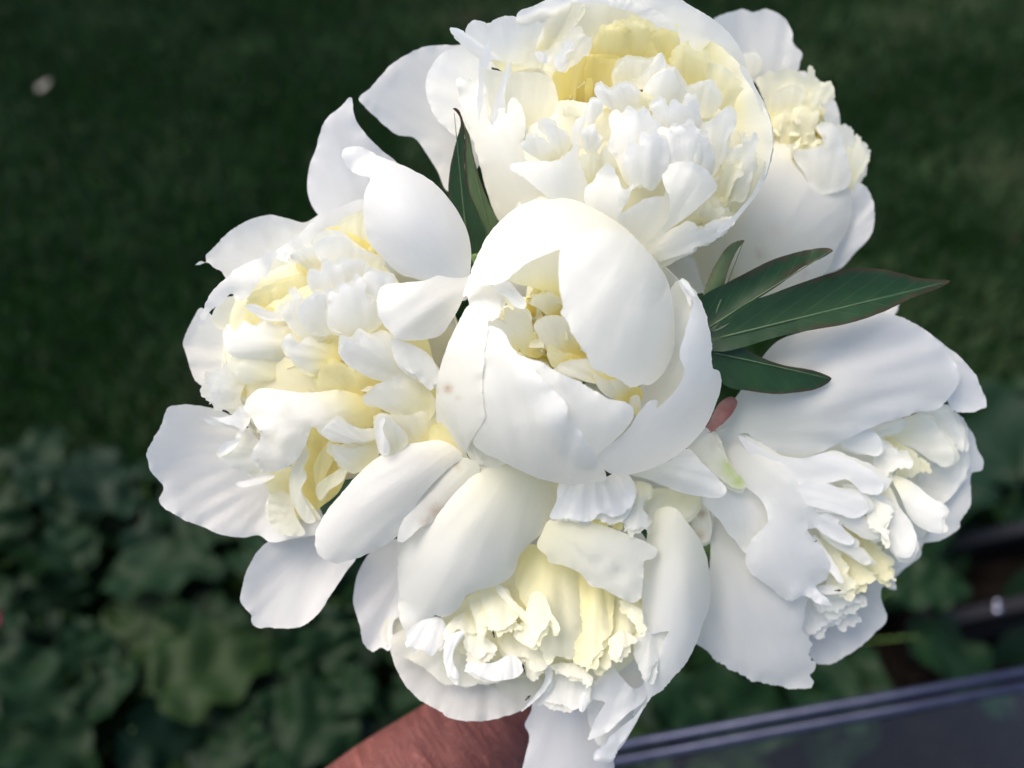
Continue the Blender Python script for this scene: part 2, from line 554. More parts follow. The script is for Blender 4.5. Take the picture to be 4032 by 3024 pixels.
def guard_bowl(F, n=7, scale=0.8, zmax=0.15, y=0.35, tilt=(0, 0)):
    """the outer petals at the back of the bloom that carry the rest"""
    x, yv, z, r = F.c
    for i in range(n):
        a0 = 2 * math.pi * i / n + 0.3
        half = math.pi / n * 1.45
        vs, yl, uvs = [], [], []
        nu, nv = 8, 9
        rs = scale * (1 + 0.03 * (i % 3))
        for j in range(nv + 1):
            t = j / nv
            ph = -math.pi / 2 + t * (math.pi / 2 + math.asin(zmax)) * (1 - 0.03 * (i % 2))
            for q in range(nu + 1):
                s_ = q / nu * 2 - 1
                wd = half * (0.55 + 0.45 * math.sin(min(1, t * 1.2) * math.pi / 2)) * (1 - 0.25 * max(0, (t - .8) / .2))
                aa = a0 + s_ * wd
                rad = r * rs * (1 + 0.02 * s_) * (1 + 0.03 * noise.noise(Vector((aa * 3, t * 4, i))))
                pz = rad * math.sin(ph)
                vs.append(W(x + rad * math.cos(ph) * math.cos(aa) + tilt[0] * pz, yv + rad * math.cos(ph) * math.sin(aa) + tilt[1] * pz, z + pz) - F.root.location)
                yl.append(y * (1 - 0.6 * t)); uvs.append((s_ * 0.25 + .5, t))
        fs = [(j * (nu + 1) + q, j * (nu + 1) + q + 1, (j + 1) * (nu + 1) + q + 1, (j + 1) * (nu + 1) + q) for j in range(nv) for q in range(nu)]
        me = mesh("petal", vs, fs)
        at = me.attributes.new("yel", 'FLOAT', 'POINT'); at.data.foreach_set("value", yl)
        uvl = me.uv_layers.new(name="UVMap")
        vi = np.empty(len(me.loops), np.int32); me.loops.foreach_get("vertex_index", vi)
        uvl.data.foreach_set("uv", np.array(uvs, np.float32)[vi].ravel())
        link("petal", me, M_PETAL, F.root)

def fill(F, centre, rx, ry, zb, zt, n, width, y=0.7, seed=1, lean=(0, 0), spread=1.0):
    """inner strap petals that crowd the heart of a bloom (full-frame pixels)"""
    rnd = random.Random(seed)
    for i in range(n):
        r = math.sqrt((i + 0.5) / n)
        a = i * 2.39996
        x = centre[0] + rx * r * math.cos(a) * spread
        yv = centre[1] + ry * r * math.sin(a) * spread
        x0 = centre[0] + rx * r * 0.55 * math.cos(a); y0 = centre[1] + ry * r * 0.55 * math.sin(a)
        top = zt - (zt - zb) * 0.25 * r * r + rnd.uniform(-0.12, 0.06) * (zt - zb)
        petaloid(F, (x0, y0, zb), (x + lean[0] + rnd.uniform(-20, 20), yv + lean[1] + rnd.uniform(-20, 20), top),
                 width * rnd.uniform(0.7, 1.2), rnd.uniform(0.2, 0.7), rnd.uniform(-0.12, 0.2), y=y, rag=0.14, seed=seed * 100 + i)

def tube(pts, radii, seg=10, cap=True):
    """vertices and faces of a swept tube through world points"""
    vs, fs = [], []
    n = len(pts)
    pts = [Vector(p) for p in pts]
    up = Vector((0.13, 0.27, 0.95)).normalized()
    prev = None
    for i, p in enumerate(pts):
        d = (pts[min(n - 1, i + 1)] - pts[max(0, i - 1)]).normalized()
        if prev is None:
            s_ = d.cross(up)
            if s_.length < 0.1: s_ = d.cross(Vector((1, 0, 0)))
        else:
            s_ = prev - d * prev.dot(d)
        s_.normalize(); prev = s_
        t_ = d.cross(s_)
        for j in range(seg):
            a = 2 * math.pi * j / seg
            vs.append(p + (s_ * math.cos(a) + t_ * math.sin(a)) * radii[i])
    for i in range(n - 1):
        for j in range(seg):
            fs.append((i * seg + j, i * seg + (j + 1) % seg, (i + 1) * seg + (j + 1) % seg, (i + 1) * seg + j))
    if cap:
        fs.append(tuple(range(seg))[::-1])
        fs.append(tuple((n - 1) * seg + j for j in range(seg)))
    return vs, fs

def spline(pts, m):
    P = [Vector(p) for p in pts]
    out = []
    for i in range(len(P) - 1):
        p0, p1, p2, p3 = P[max(0, i - 1)], P[i], P[i + 1], P[min(len(P) - 1, i + 2)]
        for j in range(m):
            t = j / m
            out.append(0.5 * ((2 * p1) + (p2 - p0) * t + (2 * p0 - 5 * p1 + 4 * p2 - p3) * t * t + (3 * p1 - p0 - 3 * p2 + p3) * t ** 3))
    out.append(P[-1])
    return out

GRIP = (2170, 2400, -1150)
def stem(F, gx, gy, gz=-60, root_off=(0, 0)):
    x, y, z, r = F.c
    a = W(x + root_off[0], y + root_off[1], z - r * 0.72)
    g = W(GRIP[0] + gx, GRIP[1] + gy, GRIP[2])
    down = g + (g - W(2250, 1500, -350)).normalized() * 0.07
    mid = a.lerp(g, 0.5) + Vector((0, 0, -0.01))
    pts = spline([a, mid, g, down], 6)
    vs, fs = tube(pts, [0.0042] * len(pts), 8)
    me = mesh("stem", [v - F.root.location for v in vs], fs)
    link("stem", me, M_STEM, F.root)
# ================================================================== the bouquet
# ---- middle flower: a half-open ball
FC = Flower("round half-open white peony bud in the middle of the bouquet", (2290, 1370, 40, 520))
F = FC
frame(F, 1650, 700, 0.7836)
E1 = (720, 700, 580, 622, 60, 450)
E2 = (800, 930, 735, 640, 60, 430)
def p(*a, **k): return blade(F, *a, **k)
guard_bowl(F, 7, 0.9, 0.1, 0.3)
fill(F, (2180, 1300), 260, 260, -150, 190, 30, 75, y=1.0, seed=3)
# inside of the ball
p("430,495 560,405 725,335 790,520 760,700 720,690 700,640 660,600 600,560 550,548 500,535", (640, 800), (600, 420), 40, 235, c=60, y=.75, yf=.12, yl=1.1)
p("560,640 590,600 650,590 705,615 740,700 690,720 640,690 600,660", (680, 760), (600, 610), 110, 230, c=30, y=.9, yf=.15)
p("425,690 450,675 505,668 552,700 580,780 600,830 635,870 600,905 555,900 515,880 490,810 455,750", (640, 930), (450, 680), 120, 265, c=-40, y=.7, yf=.1)
p("580,745 640,700 720,700 790,760 845,860 850,925 770,930 700,900 645,870 605,800", (800, 960), (620, 720), 130, 255, c=-35, y=.7, yf=.08)
p("650,865 700,880 780,885 860,915 780,960 700,965 660,940", (790, 990), (650, 870), 150, 240, y=.9, yf=.25)
p("700,955 750,925 850,912 935,985 1010,1015 960,1040 860,1030 800,1005 740,985", (980, 1060), (720, 950), 190, 275, c=-20, y=.5, yf=.05)
p("885,1020 960,1030 1030,1018 1115,1060 1120,1110 1060,1130 970,1110 920,1080", (1060, 1150), (960, 1020), 150, 245, y=.8, yf=.1)
p("1060,1110 1100,1090 1115,1140 1100,1190 1070,1180", (1080, 1200), (1095, 1090), 150, 230, y=.4, yf=.1)
p("340,735 400,720 470,770 500,850 495,900 440,870 400,800", (500, 930), (380, 730), 170, 300, c=-20, y=.5, yf=.08)
p("245,560 340,540 385,560 415,615 420,650 412,695 360,718 335,720 325,680 260,645", (300, 540), (390, 690), 250, 330, c=-30, yf=.03, rag=4)
p("372,545 440,517 490,570 525,608 538,632 526,652 482,645 440,605", (395, 520), (530, 645), 330, 350, c=-25, yf=.02)
p("430,590 470,640 475,665 462,660 425,600", (430, 590), (470, 660), 300, 330, yf=.3)
# top shell, right dome
p("222,595 235,545 250,500 290,400 350,285 430,197 530,130 650,100 780,112 900,165 1020,240 1130,345 1205,440 1240,560 1150,640 900,560 780,450 716,362 640,385 590,405 530,435 480,480 440,512 380,538 300,545",
  (900, 100), (300, 560), 0, 0, e=E1, y=.1, yf=.03, wav=4, fold=2.5, rag=2.6)
p("716,356 760,308 850,270 960,250 1080,300 1160,385 1240,497 1272,610 1285,740 1281,860 1240,965 1180,1030 1145,1045 1120,1038 1065,1050 1010,1015 930,983 872,952 850,905 820,855 770,790 745,718 712,680 722,650 706,560 702,450",
  (1180, 180), (830, 1010), -14, 26, e=E1, off=6, yf=.03, wav=4, fold=2.5, rag=3, roll=2)
# right outer petal: inner side, then the rolled outer band
p("1262,560 1300,520 1350,545 1395,620 1385,760 1375,900 1385,970 1320,1090 1200,1180 1100,1200 1060,1130 1150,1000 1240,800", (1180, 1100), (1340, 540), 20, 150, c=40, yf=.08, wav=3)
p("1315,513 1380,560 1425,640 1450,720 1470,850 1479,958 1503,968 1519,1010 1511,1080 1490,1140 1455,1225 1400,1300 1330,1370 1240,1430 1140,1470 1040,1492 950,1480 895,1410 920,1365 1000,1310 1060,1250 1090,1200 1125,1155 1165,1118 1202,1122 1190,1158 1240,1120 1290,1070 1322,1010 1332,960 1312,900 1340,760 1368,660 1372,600 1340,560 1310,540",
  (1000, 1500), (1400, 700), 0, 0, e=(800, 930, 745, 655, 40, 400), off=18, wav=3, fold=4, rag=2.5, roll=5, yf=.0)
p("1310,513 1345,530 1390,600 1372,610 1366,650 1345,600 1312,545", (1400, 700), (1312, 515), 190, 200, yf=0, wav=5)
# left petal with the brown mark, front petal
p("258,635 330,662 342,720 338,800 326,900 317,1050 322,1150 330,1200 300,1262 252,1340 240,1392 270,1420 328,1424 318,1441 265,1446 200,1430 140,1380 100,1290 85,1180 88,1050 110,930 150,820 200,720",
  (260, 1650), (280, 640), 0, 0, e=E2, off=30, yf=.05, wav=4, fold=3, stains=((145, 1060, 16, .75), (195, 1105, 10, .25)))
p("470,860 500,888 560,908 620,930 690,978 760,1003 830,1040 900,1080 960,1112 1040,1128 1076,1160 1074,1205 1040,1260 980,1320 915,1372 860,1440 740,1400 600,1200 500,1000",
  (900, 1500), (760, 980), 0, 0, e=E2, off=6, yf=.02, wav=6, fold=5, rag=3, bumps=((1000, 1220, 60, 18), (870, 1330, 40, -14)))
p("342,745 400,757 440,800 470,862 500,890 552,930 610,1000 690,1082 742,1140 752,1215 800,1260 850,1335 885,1392 938,1482 936,1520 860,1532 760,1541 660,1526 560,1495 470,1452 390,1412 318,1380 272,1330 300,1270 318,1180 318,1050 328,900 335,800",
  (620, 1560), (560, 900), 0, 0, e=E2, off=24, yf=.02, wav=6, fold=6, rag=3,
  bumps=((690, 1210, 50, 16), (560, 1130, 70, -12), (720, 1430, 40, -10)))
p("235,1250 330,1190 430,1330 440,1430 340,1450 280,1430 245,1390", (340, 1500), (270, 1280), 30, 70, yf=.12)
# flap below on the right
p("1060,1485 1250,1425 1345,1362 1420,1428 1500,1512 1547,1570 1532,1600 1480,1606 1400,1600 1320,1582 1240,1552 1150,1515", (1120, 1440), (1540, 1590), 30, 60, c=-70, yf=.03, y=.1, wav=6, echo=0)
stem(F, 0, 0)

# ---- top flower: wide open, ruffled heart
FT = Flower("big open white peony with ruffled heart and tall outer cup above the bud", (2400, 560, -220, 560))
F = FT
guard_bowl(F, 8, 0.86, 0.3, 0.3)
fill(F, (2450, 480), 330, 330, -420, 30, 40, 90, y=1.0, seed=5)
frame(F, 0, 0, 1.82278)
p("775,212 800,190 840,145 905,105 980,97 1040,105 1060,300 985,415 965,412 945,370 920,330 895,298 855,290 820,262 790,232", (1080, 380), (800, 200), -330, -230, c=60, a=-40, yf=.02, fold=9)
frame(F, 1600, 0, 0.7233)
# back of the cup
p("600,80 700,28 840,-30 1100,-70 1400,-50 1500,2 1620,72 1712,138 1795,230 1850,350 1840,460 1500,560 1000,560 700,330", (1250, 650), (1250, -60), -330, 120, c=40, y=.5, yf=.03, yl=.6, wav=3)
p("985,14 1080,18 1200,48 1300,103 1362,168 1360,300 1000,320 922,138", (1180, 520), (1150, 20), -260, 90, c=20, y=.4, yf=.12, yl=.8, rag=3)
p("770,5 900,-25 1100,-15 1250,12 1370,62 1440,112 1478,168 1420,162 1330,112 1230,66 1100,32 990,14 880,12", (1100, 120), (1100, -20), 110, 140, yf=0, wav=4, rag=2, echo=0)
p("680,300 735,180 775,62 860,20 960,12 975,70 920,142 830,230 760,300", (760, 420), (900, 30), -140, 70, c=30, yf=.12, y=.3)
# right side of the cup
p("1300,190 1400,164 1560,178 1690,240 1800,335 1880,440 1945,565 1985,680 1992,800 1962,940 1885,1090 1790,1200 1700,1265 1560,1340 1450,1200 1380,600", (1350, 780), (2000, 700), -330, 150, c=30, y=.55, yf=.16, yl=.95, wav=3, stains=((1795, 405, 8, .35), (1812, 485, 6, .3)))
p("1815,360 1855,385 1905,480 1955,575 1992,690 2002,775 1978,905 1932,1022 1850,1132 1740,1247 1690,1262 1790,1165 1880,1062 1935,945 1962,800 1948,660 1895,510 1840,420", (1900, 780), (2010, 780), 145, 60, yf=0, wav=3, roll=4, echo=0)
p("1330,195 1400,165 1475,172 1482,245 1455,335 1400,345 1355,270", (1400, 480), (1410, 170), -120, 80, c=30, y=.5, yf=.35, rag=4)
p("1440,400 1448,300 1465,262 1540,248 1556,300 1600,300 1612,318 1640,310 1636,420 1642,490 1600,560 1500,540", (1530, 680), (1550, 255), -120, 110, c=30, y=.4, yf=.28, rag=5)
p("1640,340 1700,345 1800,430 1862,540 1880,640 1830,740 1760,830 1690,740 1650,560", (1560, 900), (1800, 440), -160, 60, c=40, y=.4, yf=.22)
# left outer petals
p("300,250 220,272 160,330 118,400 104,470 120,560 160,640 220,700 300,755 440,720 440,300", (520, 600), (110, 470), -200, -150, c=40, yf=.04)
p("245,160 300,164 345,190 400,232 510,322 430,318 320,250 270,200", (520, 360), (250, 160), 0, 60, c=-15, yf=0, wav=3)
p("322,165 340,120 368,105 410,115 440,132 520,95 575,92 610,100 680,60 735,42 772,52 762,120 722,200 695,290 640,360 450,360 335,235", (560, 480), (560, 80), -160, 60, c=-30, a=30, yf=.04, y=.2, rag=3)
p("470,330 620,345 700,288 760,280 820,262 868,205 905,190 955,184 1002,236 985,300 905,345 868,390 800,392 700,372 520,385", (720, 560), (880, 190), -60, 110, c=-20, a=20, yf=.06, y=.3, rag=5)
p("700,285 745,285 790,330 740,345 712,325", (740, 400), (740, 285), 90, 118, yf=0)
p("840,240 902,228 908,262 868,305 880,340 842,388 800,350 812,300 845,280", (830, 400), (900, 235), 100, 150, c=-20, yf=.0, rag=4)
p("410,380 560,398 700,388 795,432 832,560 850,660 760,680 640,760 560,720 470,620 440,480", (640, 900), (600, 390), -60, 60, c=30, y=.35, yf=.14)
# yellow heart
p("790,440 830,380 900,330 990,290 965,420 1000,590 940,650 870,700 830,600", (930, 760), (930, 300), -210, 20, c=40, y=.3, yf=.42)
p("890,372 905,330 960,300 972,345 935,460 915,560 890,470", (910, 640), (960, 300), -120, 50, c=-25, yf=.5)
p("965,330 1080,315 1150,330 1130,480 1045,462 1005,590 962,610 955,450", (1010, 700), (1080, 320), -180, 20, c=50, y=.3, yf=.45)
p("980,430 1008,425 1012,520 990,600 975,560", (985, 640), (1000, 425), -130, 0, yf=.55)
p("985,350 1000,240 1040,190 1105,155 1150,150 1205,190 1210,280 1150,345 1060,400", (1080, 520), (1110, 155), -150, 95, c=-40, y=.5, yf=.32, rag=4)
p("1160,160 1190,118 1250,112 1305,140 1345,205 1320,290 1220,340 1150,340 1175,220", (1230, 480), (1250, 115), -130, 105, c=-40, y=.5, yf=.30, rag=5)
p("1120,452 1142,370 1200,320 1290,330 1340,325 1395,308 1412,345 1350,400 1250,465 1170,480", (1240, 600), (1320, 320), 20, 150, c=-25, y=.3, yf=.10)
p("1205,465 1300,392 1400,312 1418,368 1442,386 1385,432 1300,485", (1290, 580), (1410, 330), 60, 175, c=-20, yf=.02, y=.2)
p("1312,620 1288,500 1345,425 1440,382 1475,432 1522,500 1512,548 1400,620", (1390, 760), (1430, 390), 60, 190, c=-40, y=.5, yf=.02)
p("1515,495 1570,460 1640,444 1705,522 1702,565 1640,640 1560,620", (1580, 760), (1650, 450), 20, 170, c=-30, y=.3, yf=.06)
p("1028,478 1060,458 1112,488 1160,456 1222,458 1275,500 1300,560 1350,650 1200,640 1090,582 1040,542", (1230, 760), (1060, 470), 60, 215, c=-20, yf=.0, y=.2)
p("1060,560 1160,600 1150,680 1090,700 1060,640", (1120, 760), (1080, 570), -20, 130, y=.4, yf=.35)
p("1290,520 1360,560 1370,680 1300,640", (1340, 740), (1310, 520), 50, 160, y=.3, yf=.2)
# outer left wall with finger tips
p("275,432 290,425 320,440 345,425 372,450 395,420 420,440 430,560 470,690 500,600 520,430 552,345 549,430 534,560 545,620 562,545 582,530 612,552 640,620 648,720 632,790 690,850 800,882 930,800 960,890 1000,1000 1040,1200 820,1330 600,1290 500,1195 440,1050 400,900 358,750 320,640 296,560",
  (760, 1350), (420, 480), -120, 40, a=110, c=-160, yf=.04, y=.1, rag=3.5, wav=8, fold=9)
p("385,560 392,460 398,330 428,258 456,224 460,262 442,400 418,520 424,660 405,690", (430, 800), (455, 230), -20, 110, c=-20, yf=0, wav=2)
p("470,680 482,560 520,440 552,343 548,425 530,520 542,600 520,720", (500, 820), (552, 345), 20, 120, c=-20, yf=0, wav=2)
# lower ruffles
p("600,760 760,640 900,600 1100,600 1400,500 1680,580 1800,700 1820,950 1720,1150 1450,1260 1150,1260 900,1080 680,900", (1250, 1400), (1250, 560), 20, 60, a=70, c=-40, yf=.16, y=.2)
p("820,560 1000,560 1180,640 1200,900 1050,1020 900,900 820,720", (1000, 1100), (1000, 560), 40, 110, a=20, yf=.16, y=.2)
p("632,802 650,758 732,748 800,815 835,872 780,900 690,850", (760, 960), (670, 760), 60, 165, y=.3, yf=.02, rag=4)
p("736,672 780,668 852,718 892,742 894,790 842,872 790,812 760,742", (860, 940), (750, 675), 60, 175, c=-25, yf=.0, y=.3, rag=4)
p("852,592 902,586 955,640 925,700 895,735 870,690", (900, 800), (880, 590), 20, 140, y=.4, yf=.15, rag=5)
p("903,692 930,650 975,632 968,682 942,742 948,806 922,840 900,772", (930, 920), (940, 640), 70, 210, c=-20, yf=0)
p("978,612 1008,545 1060,555 1075,602 1040,640 1002,690 976,662", (1010, 780), (1030, 550), 80, 220, c=-25, yf=0)
p("952,722 1020,690 1042,732 1068,760 1040,820 980,830", (1000, 900), (1020, 700), 90, 230, c=-20, yf=0, rag=4)
p("940,860 1010,842 1055,900 1048,985 1000,1010 962,950", (1010, 1080), (990, 850), 60, 180, y=.5, yf=.12, rag=5)
p("1040,880 1090,800 1130,880 1120,960 1060,960", (1090, 1040), (1090, 810), 60, 190, y=.4, yf=.1)
p("1105,645 1146,612 1182,632 1216,590 1266,614 1308,596 1346,655 1386,668 1402,770 1392,920 1300,1020 1200,1000 1138,870 1096,800 1118,720", (1230, 1120), (1250, 600), 100, 265, c=-70, a=50, yf=.0, y=.15, wav=9)
p("1192,840 1222,775 1264,792 1288,732 1330,748 1352,714 1388,748 1418,770 1432,850 1412,930 1384,985 1335,1040 1272,1008 1225,1032 1202,965 1174,905", (1310, 1150), (1320, 720), 150, 300, c=-50, a=40, yf=.0, y=.12, wav=9)
p("1345,570 1375,538 1432,592 1452,555 1500,572 1552,536 1592,560 1604,655 1570,740 1400,740 1358,650", (1470, 880), (1470, 545), 80, 250, c=-50, a=30, yf=.0, y=.2, rag=5)
p("1386,725 1418,698 1452,716 1482,684 1530,706 1572,680 1606,732 1650,758 1638,802 1676,850 1655,965 1560,1020 1450,980 1396,860", (1520, 1120), (1520, 690), 120, 290, c=-60, a=50, yf=.0, y=.12, wav=9)
p("1585,690 1640,672 1690,630 1752,598 1788,640 1782,705 1750,760 1742,830 1700,920 1655,985 1645,800", (1650, 1080), (1770, 610), 60, 220, c=-30, yf=.02, y=.15)
p("1650,985 1742,822 1818,790 1842,715 1850,760 1892,728 1912,752 1893,860 1872,1000 1832,1102 1772,1100 1745,1190 1690,1080", (1690, 1200), (1870, 760), 20, 190, c=-20, yf=.06, y=.2, rag=4)
p("1655,980 1700,940 1770,900 1840,920 1780,1010 1730,1120 1690,1060", (1690, 1150), (1780, 920), 40, 150, y=.3, yf=.16, rag=5)
p("1395,925 1480,880 1560,878 1642,940 1694,1012 1662,1062 1560,1155 1450,1235 1322,1312 1418,1205 1434,1085 1400,995", (1380, 1300), (1620, 960), 130, 280, c=-40, a=30, yf=.03, y=.1)
p("1545,1230 1580,1130 1660,1110 1745,1150 1760,1220 1680,1280", (1600, 1330), (1690, 1120), 0, 110, y=.3, yf=.15, rag=5)
p("565,902 640,880 740,882 830,868 880,832 932,786 946,870 982,1000 990,1110 1000,1240 900,1180 720,1040", (900, 1320), (800, 840), 20, 230, c=-70, a=60, yf=.02, y=.1, rag=3)
p("975,1020 1020,985 1050,930 1090,890 1122,900 1152,990 1182,1030 1234,1008 1204,1090 1166,1162 1260,1100 1330,1075 1412,1064 1402,960 1420,960 1440,1090 1422,1205 1325,1312 1200,1330 1060,1300 985,1180",
  (1150, 1420), (1180, 960), 30, 280, c=-80, a=60, yf=.02, y=.1, rag=3)
p("1310,1310 1400,1270 1520,1212 1562,1215 1600,1240 1680,1200 1722,1188 1762,1214 1720,1272 1640,1322 1562,1345 1556,1368 1450,1402 1340,1432 1240,1390 1215,1290", (1180, 1420), (1740, 1210), 0, 130, c=-60, a=50, yf=.03, y=.1, rag=4)
p("560,1180 660,1060 800,1090 1000,1100 1250,1180 1500,1330 1400,1440 1250,1420 1050,1560 700,1560 520,1300", (900, 1650), (900, 1050), -120, 60, c=-120, a=40, yf=.06, y=.1)
stem(F, -60, -70)

# ---- flower behind on the right of the top one
FQ = Flower("half-hidden white peony behind the big open one with brown specks on its outer petal", (3080, 740, -640, 420))
F = FQ
guard_bowl(F, 7, 0.72, 0.1, 0.3)
fill(F, (3150, 560), 200, 240, -700, -420, 26, 70, y=1.0, seed=8)
frame(F, 2500, 0, 0.9044)
p("340,95 400,55 460,40 520,48 572,37 640,75 682,130 692,190 729,232 720,270 705,315 640,345 480,345 440,250 380,150", (560, 600), (600, 40), -700, -560, c=30, yf=.03, fold=9, wav=4, echo=0)
p("470,300 480,240 520,232 552,260 545,310 500,340", (500, 420), (525, 235), -620, -540, yf=.06)
p("720,310 800,348 872,440 902,545 935,570 900,700 780,640 640,420", (700, 700), (890, 480), -700, -580, yf=.02)
p("525,345 600,312 690,308 745,335 764,298 800,360 815,372 780,440 760,520 700,600 600,600 560,430", (660, 740), (690, 310), -560, -420, c=-30, y=.5, yf=.22, rag=4)
p("600,420 640,380 720,380 740,440 700,480 610,500", (660, 560), (680, 385), -480, -410, yf=.12, y=.2)
p("735,460 790,392 832,358 858,362 866,402 840,432 812,452 790,520 770,560 740,540", (700, 640), (860, 370), -500, -380, c=-20, y=.4, yf=.2, rag=6, echo=0)
p("600,520 690,470 760,470 800,490 782,600 832,645 740,690 650,640", (640, 720), (770, 500), -490, -415, c=-5, fold=9, y=.2, yf=.18)
p("880,545 940,568 1000,635 1020,690 985,790 930,800 880,680", (860, 860), (990, 640), -600, -480, yf=.08, rag=6, echo=0)
p("915,640 940,618 962,590 1000,632 1002,680 1018,690 992,755 970,795 945,850 915,760", (900, 880), (990, 650), -520, -430, y=.3, yf=.2, rag=7, echo=0)
p("690,670 790,655 836,640 832,610 802,572 822,546 880,560 912,640 936,800 860,840 780,840 740,760", (800, 960), (850, 560), -420, -330, c=-40, yf=.02, y=.1)
p("955,800 1000,808 1032,862 1046,940 1030,1022 960,1100 890,1172 805,1195 850,1080 920,980 938,890", (800, 1150), (1040, 930), -560, -480, c=30, yf=.0, fold=8, echo=0)
p("590,560 620,575 690,640 750,735 765,765 790,778 832,750 872,752 905,768 940,830 946,900 930,990 880,1080 830,1190 700,1270 500,1330 350,1310 200,1110 400,1000 550,800",
  (350, 1350), (850, 760), -430, -420, a=90, c=-130, yf=.05, y=.18, wav=5, fold=4, stains=((588, 980, 5, .8), (535, 1100, 8, .9), (735, 1190, 8, .8), (610, 1000, 22, .12), (410, 1200, 30, .3), (545, 1110, 16, .3)))
p("105,1150 160,1110 232,1100 272,1180 306,1292 270,1285 190,1240", (110, 1080), (300, 1280), -210, -190, c=-20, yf=.03)
p("1040,1370 1100,1335 1138,1318 1130,1372 1080,1400", (1000, 1450), (1135, 1320), -560, -520, yf=.02)
stem(F, 60, -80, root_off=(-150, 250))

# ---- left flower: loose, wide, very ruffled
FL = Flower("loose wide-open white peony with drooping outer petals and yellow heart left of the bud", (1340, 1400, -260, 540))
F = FL
guard_bowl(F, 8, 0.86, 0.25, 0.3)
fill(F, (1290, 1420), 380, 420, -420, -20, 60, 95, y=1.0, seed=11)
frame(F, 0, 0, 1.82278)
p("758,209 735,232 708,254 690,290 682,322 668,360 664,410 672,440 692,466 760,470 840,420 860,358 825,325 790,290 765,250", (800, 480), (758, 212), -220, -130, c=-50, yf=.0, fold=7)
frame(F, 500, 600, 0.8439)
p("314,528 345,510 368,512 372,478 432,420 440,400 500,352 580,312 655,293 740,305 830,326 930,280 1020,420 700,600 470,600 440,562 400,532 372,514 345,520", (800, 620), (420, 430), -220, -130, c=40, yf=.02, fold=7, echo=0)
p("345,728 292,808 262,868 262,905 280,960 296,1020 330,1075 372,1094 420,1100 520,1050 540,900 480,800 400,760", (620, 960), (265, 890), -240, -180, c=50, yf=.03, fold=8, echo=0)
p("690,480 770,465 850,485 830,570 780,610 660,680 580,720 520,800 460,830 395,795 430,700 560,640", (700, 860), (560, 560), -190, -60, c=20, yf=.12, y=.2)
p("1108,222 1000,252 900,290 800,385 700,455 600,498 500,548 458,590 400,645 352,735 338,800 352,806 385,745 440,705 495,662 500,688 545,688 575,660 612,610 640,582 648,600 660,570 690,502 760,490 790,470 860,440 960,372 1060,332 1125,310",
  (1000, 560), (560, 500), -80, 20, c=20, a=20, yf=.0, rag=3, wav=7)
p("690,475 730,465 770,470 748,492 778,522 745,512 712,500", (720, 560), (760, 490), 40, 50, yf=0)
p("930,388 985,368 1080,395 1190,488 1150,520 1060,450 1000,410", (1080, 560), (980, 370), -60, -10, y=.4, yf=.5)
p("985,365 1110,295 1125,400 1180,490 1080,420", (1100, 560), (1090, 300), -70, 0, y=.4, yf=.2)
p("555,700 640,658 750,598 848,575 860,650 800,700 720,745 600,725", (760, 860), (680, 630), -110, 0, y=.3, yf=.32)
p("800,520 880,490 930,540 850,590 805,560", (880, 640), (830, 530), -60, 10, yf=.4)
p("560,770 600,740 700,740 760,800 740,900 620,860", (700, 960), (600, 760), -90, 0, yf=.35)
p("762,482 830,452 885,438 905,500 925,532 862,556 808,522", (900, 600), (790, 480), -20, 50, c=-15, yf=.04)
p("872,440 935,395 1015,398 1062,440 1140,468 1205,512 1130,580 980,580 900,505", (1060, 680), (920, 410), -10, 90, c=-40, yf=.02, y=.2)
p("540,640 800,500 1000,430 1230,560 1420,930 1430,1240 1200,1380 900,1320 560,1180 470,1000 470,820", (1300, 1200), (600, 700), -90, -60, a=90, c=-60, yf=.24, y=.25)
p("845,612 860,556 906,566 930,512 984,530 1022,498 1080,518 1140,540 1130,640 1000,700 935,668 862,655", (1040, 780), (900, 530), 20, 130, c=-40, yf=.0, y=.2)
p("1090,610 1120,560 1180,560 1250,600 1240,700 1180,760 1110,680", (1180, 820), (1140, 560), 60, 150, c=-30, yf=.0, y=.1)
p("938,700 948,652 988,655 1002,608 1050,626 1086,586 1115,605 1112,665 1172,705 1190,790 1120,850 960,845 940,760", (1120, 920), (1000, 620), 70, 170, c=-50, a=20, yf=.0, y=.15)
p("800,745 838,690 905,665 962,672 980,760 960,840 905,860 840,830", (950, 900), (840, 700), 60, 150, c=-40, yf=.0, y=.15)
p("716,745 765,690 785,642 835,680 812,742 872,802 962,832 905,880 800,862 752,802", (900, 950), (770, 660), 30, 125, c=-20, yf=.03, y=.2, rag=4)
p("553,722 600,712 660,738 740,748 750,778 660,785 595,755", (800, 780), (560, 720), 0, 80, c=-12, yf=.0)
p("452,872 462,822 510,838 546,794 600,812 650,780 700,804 750,800 775,872 805,945 740,975 640,962 560,962 490,952 458,912", (900, 900), (460, 880), -40, 60, c=-60, a=30, yf=.02, y=.4, yl=.7)
p("733,885 758,848 800,884 850,858 902,888 975,870 1005,900 1000,970 925,1010 880,1035 820,1000 758,932", (1040, 960), (740, 880), 20, 110, c=-20, yf=.02, y=.65, yl=.8)
p("998,932 1012,868 1058,874 1092,840 1140,866 1200,850 1262,878 1312,930 1335,1005 1250,1068 1150,1058 1060,1012 1008,972", (1300, 1050), (1010, 920), 70, 190, c=-60, a=20, yf=.0, y=.1)
p("1235,870 1330,898 1412,948 1447,1020 1412,1107 1352,1045 1282,1005 1238,925", (1280, 880), (1415, 1100), 160, 110, c=-40, yf=.02, rag=4)
p("885,1055 955,975 1040,1005 1150,1055 1200,1075 1130,1140 1100,1165 980,1120 890,1100", (1120, 1200), (960, 990), -40, 60, c=-30, y=.3, yf=.35)
p("498,1000 538,978 640,958 760,975 855,1000 890,1065 760,1050 640,1070 540,1075", (900, 1120), (520, 985), -70, 40, c=-20, y=.6, yf=.1, yl=.9)
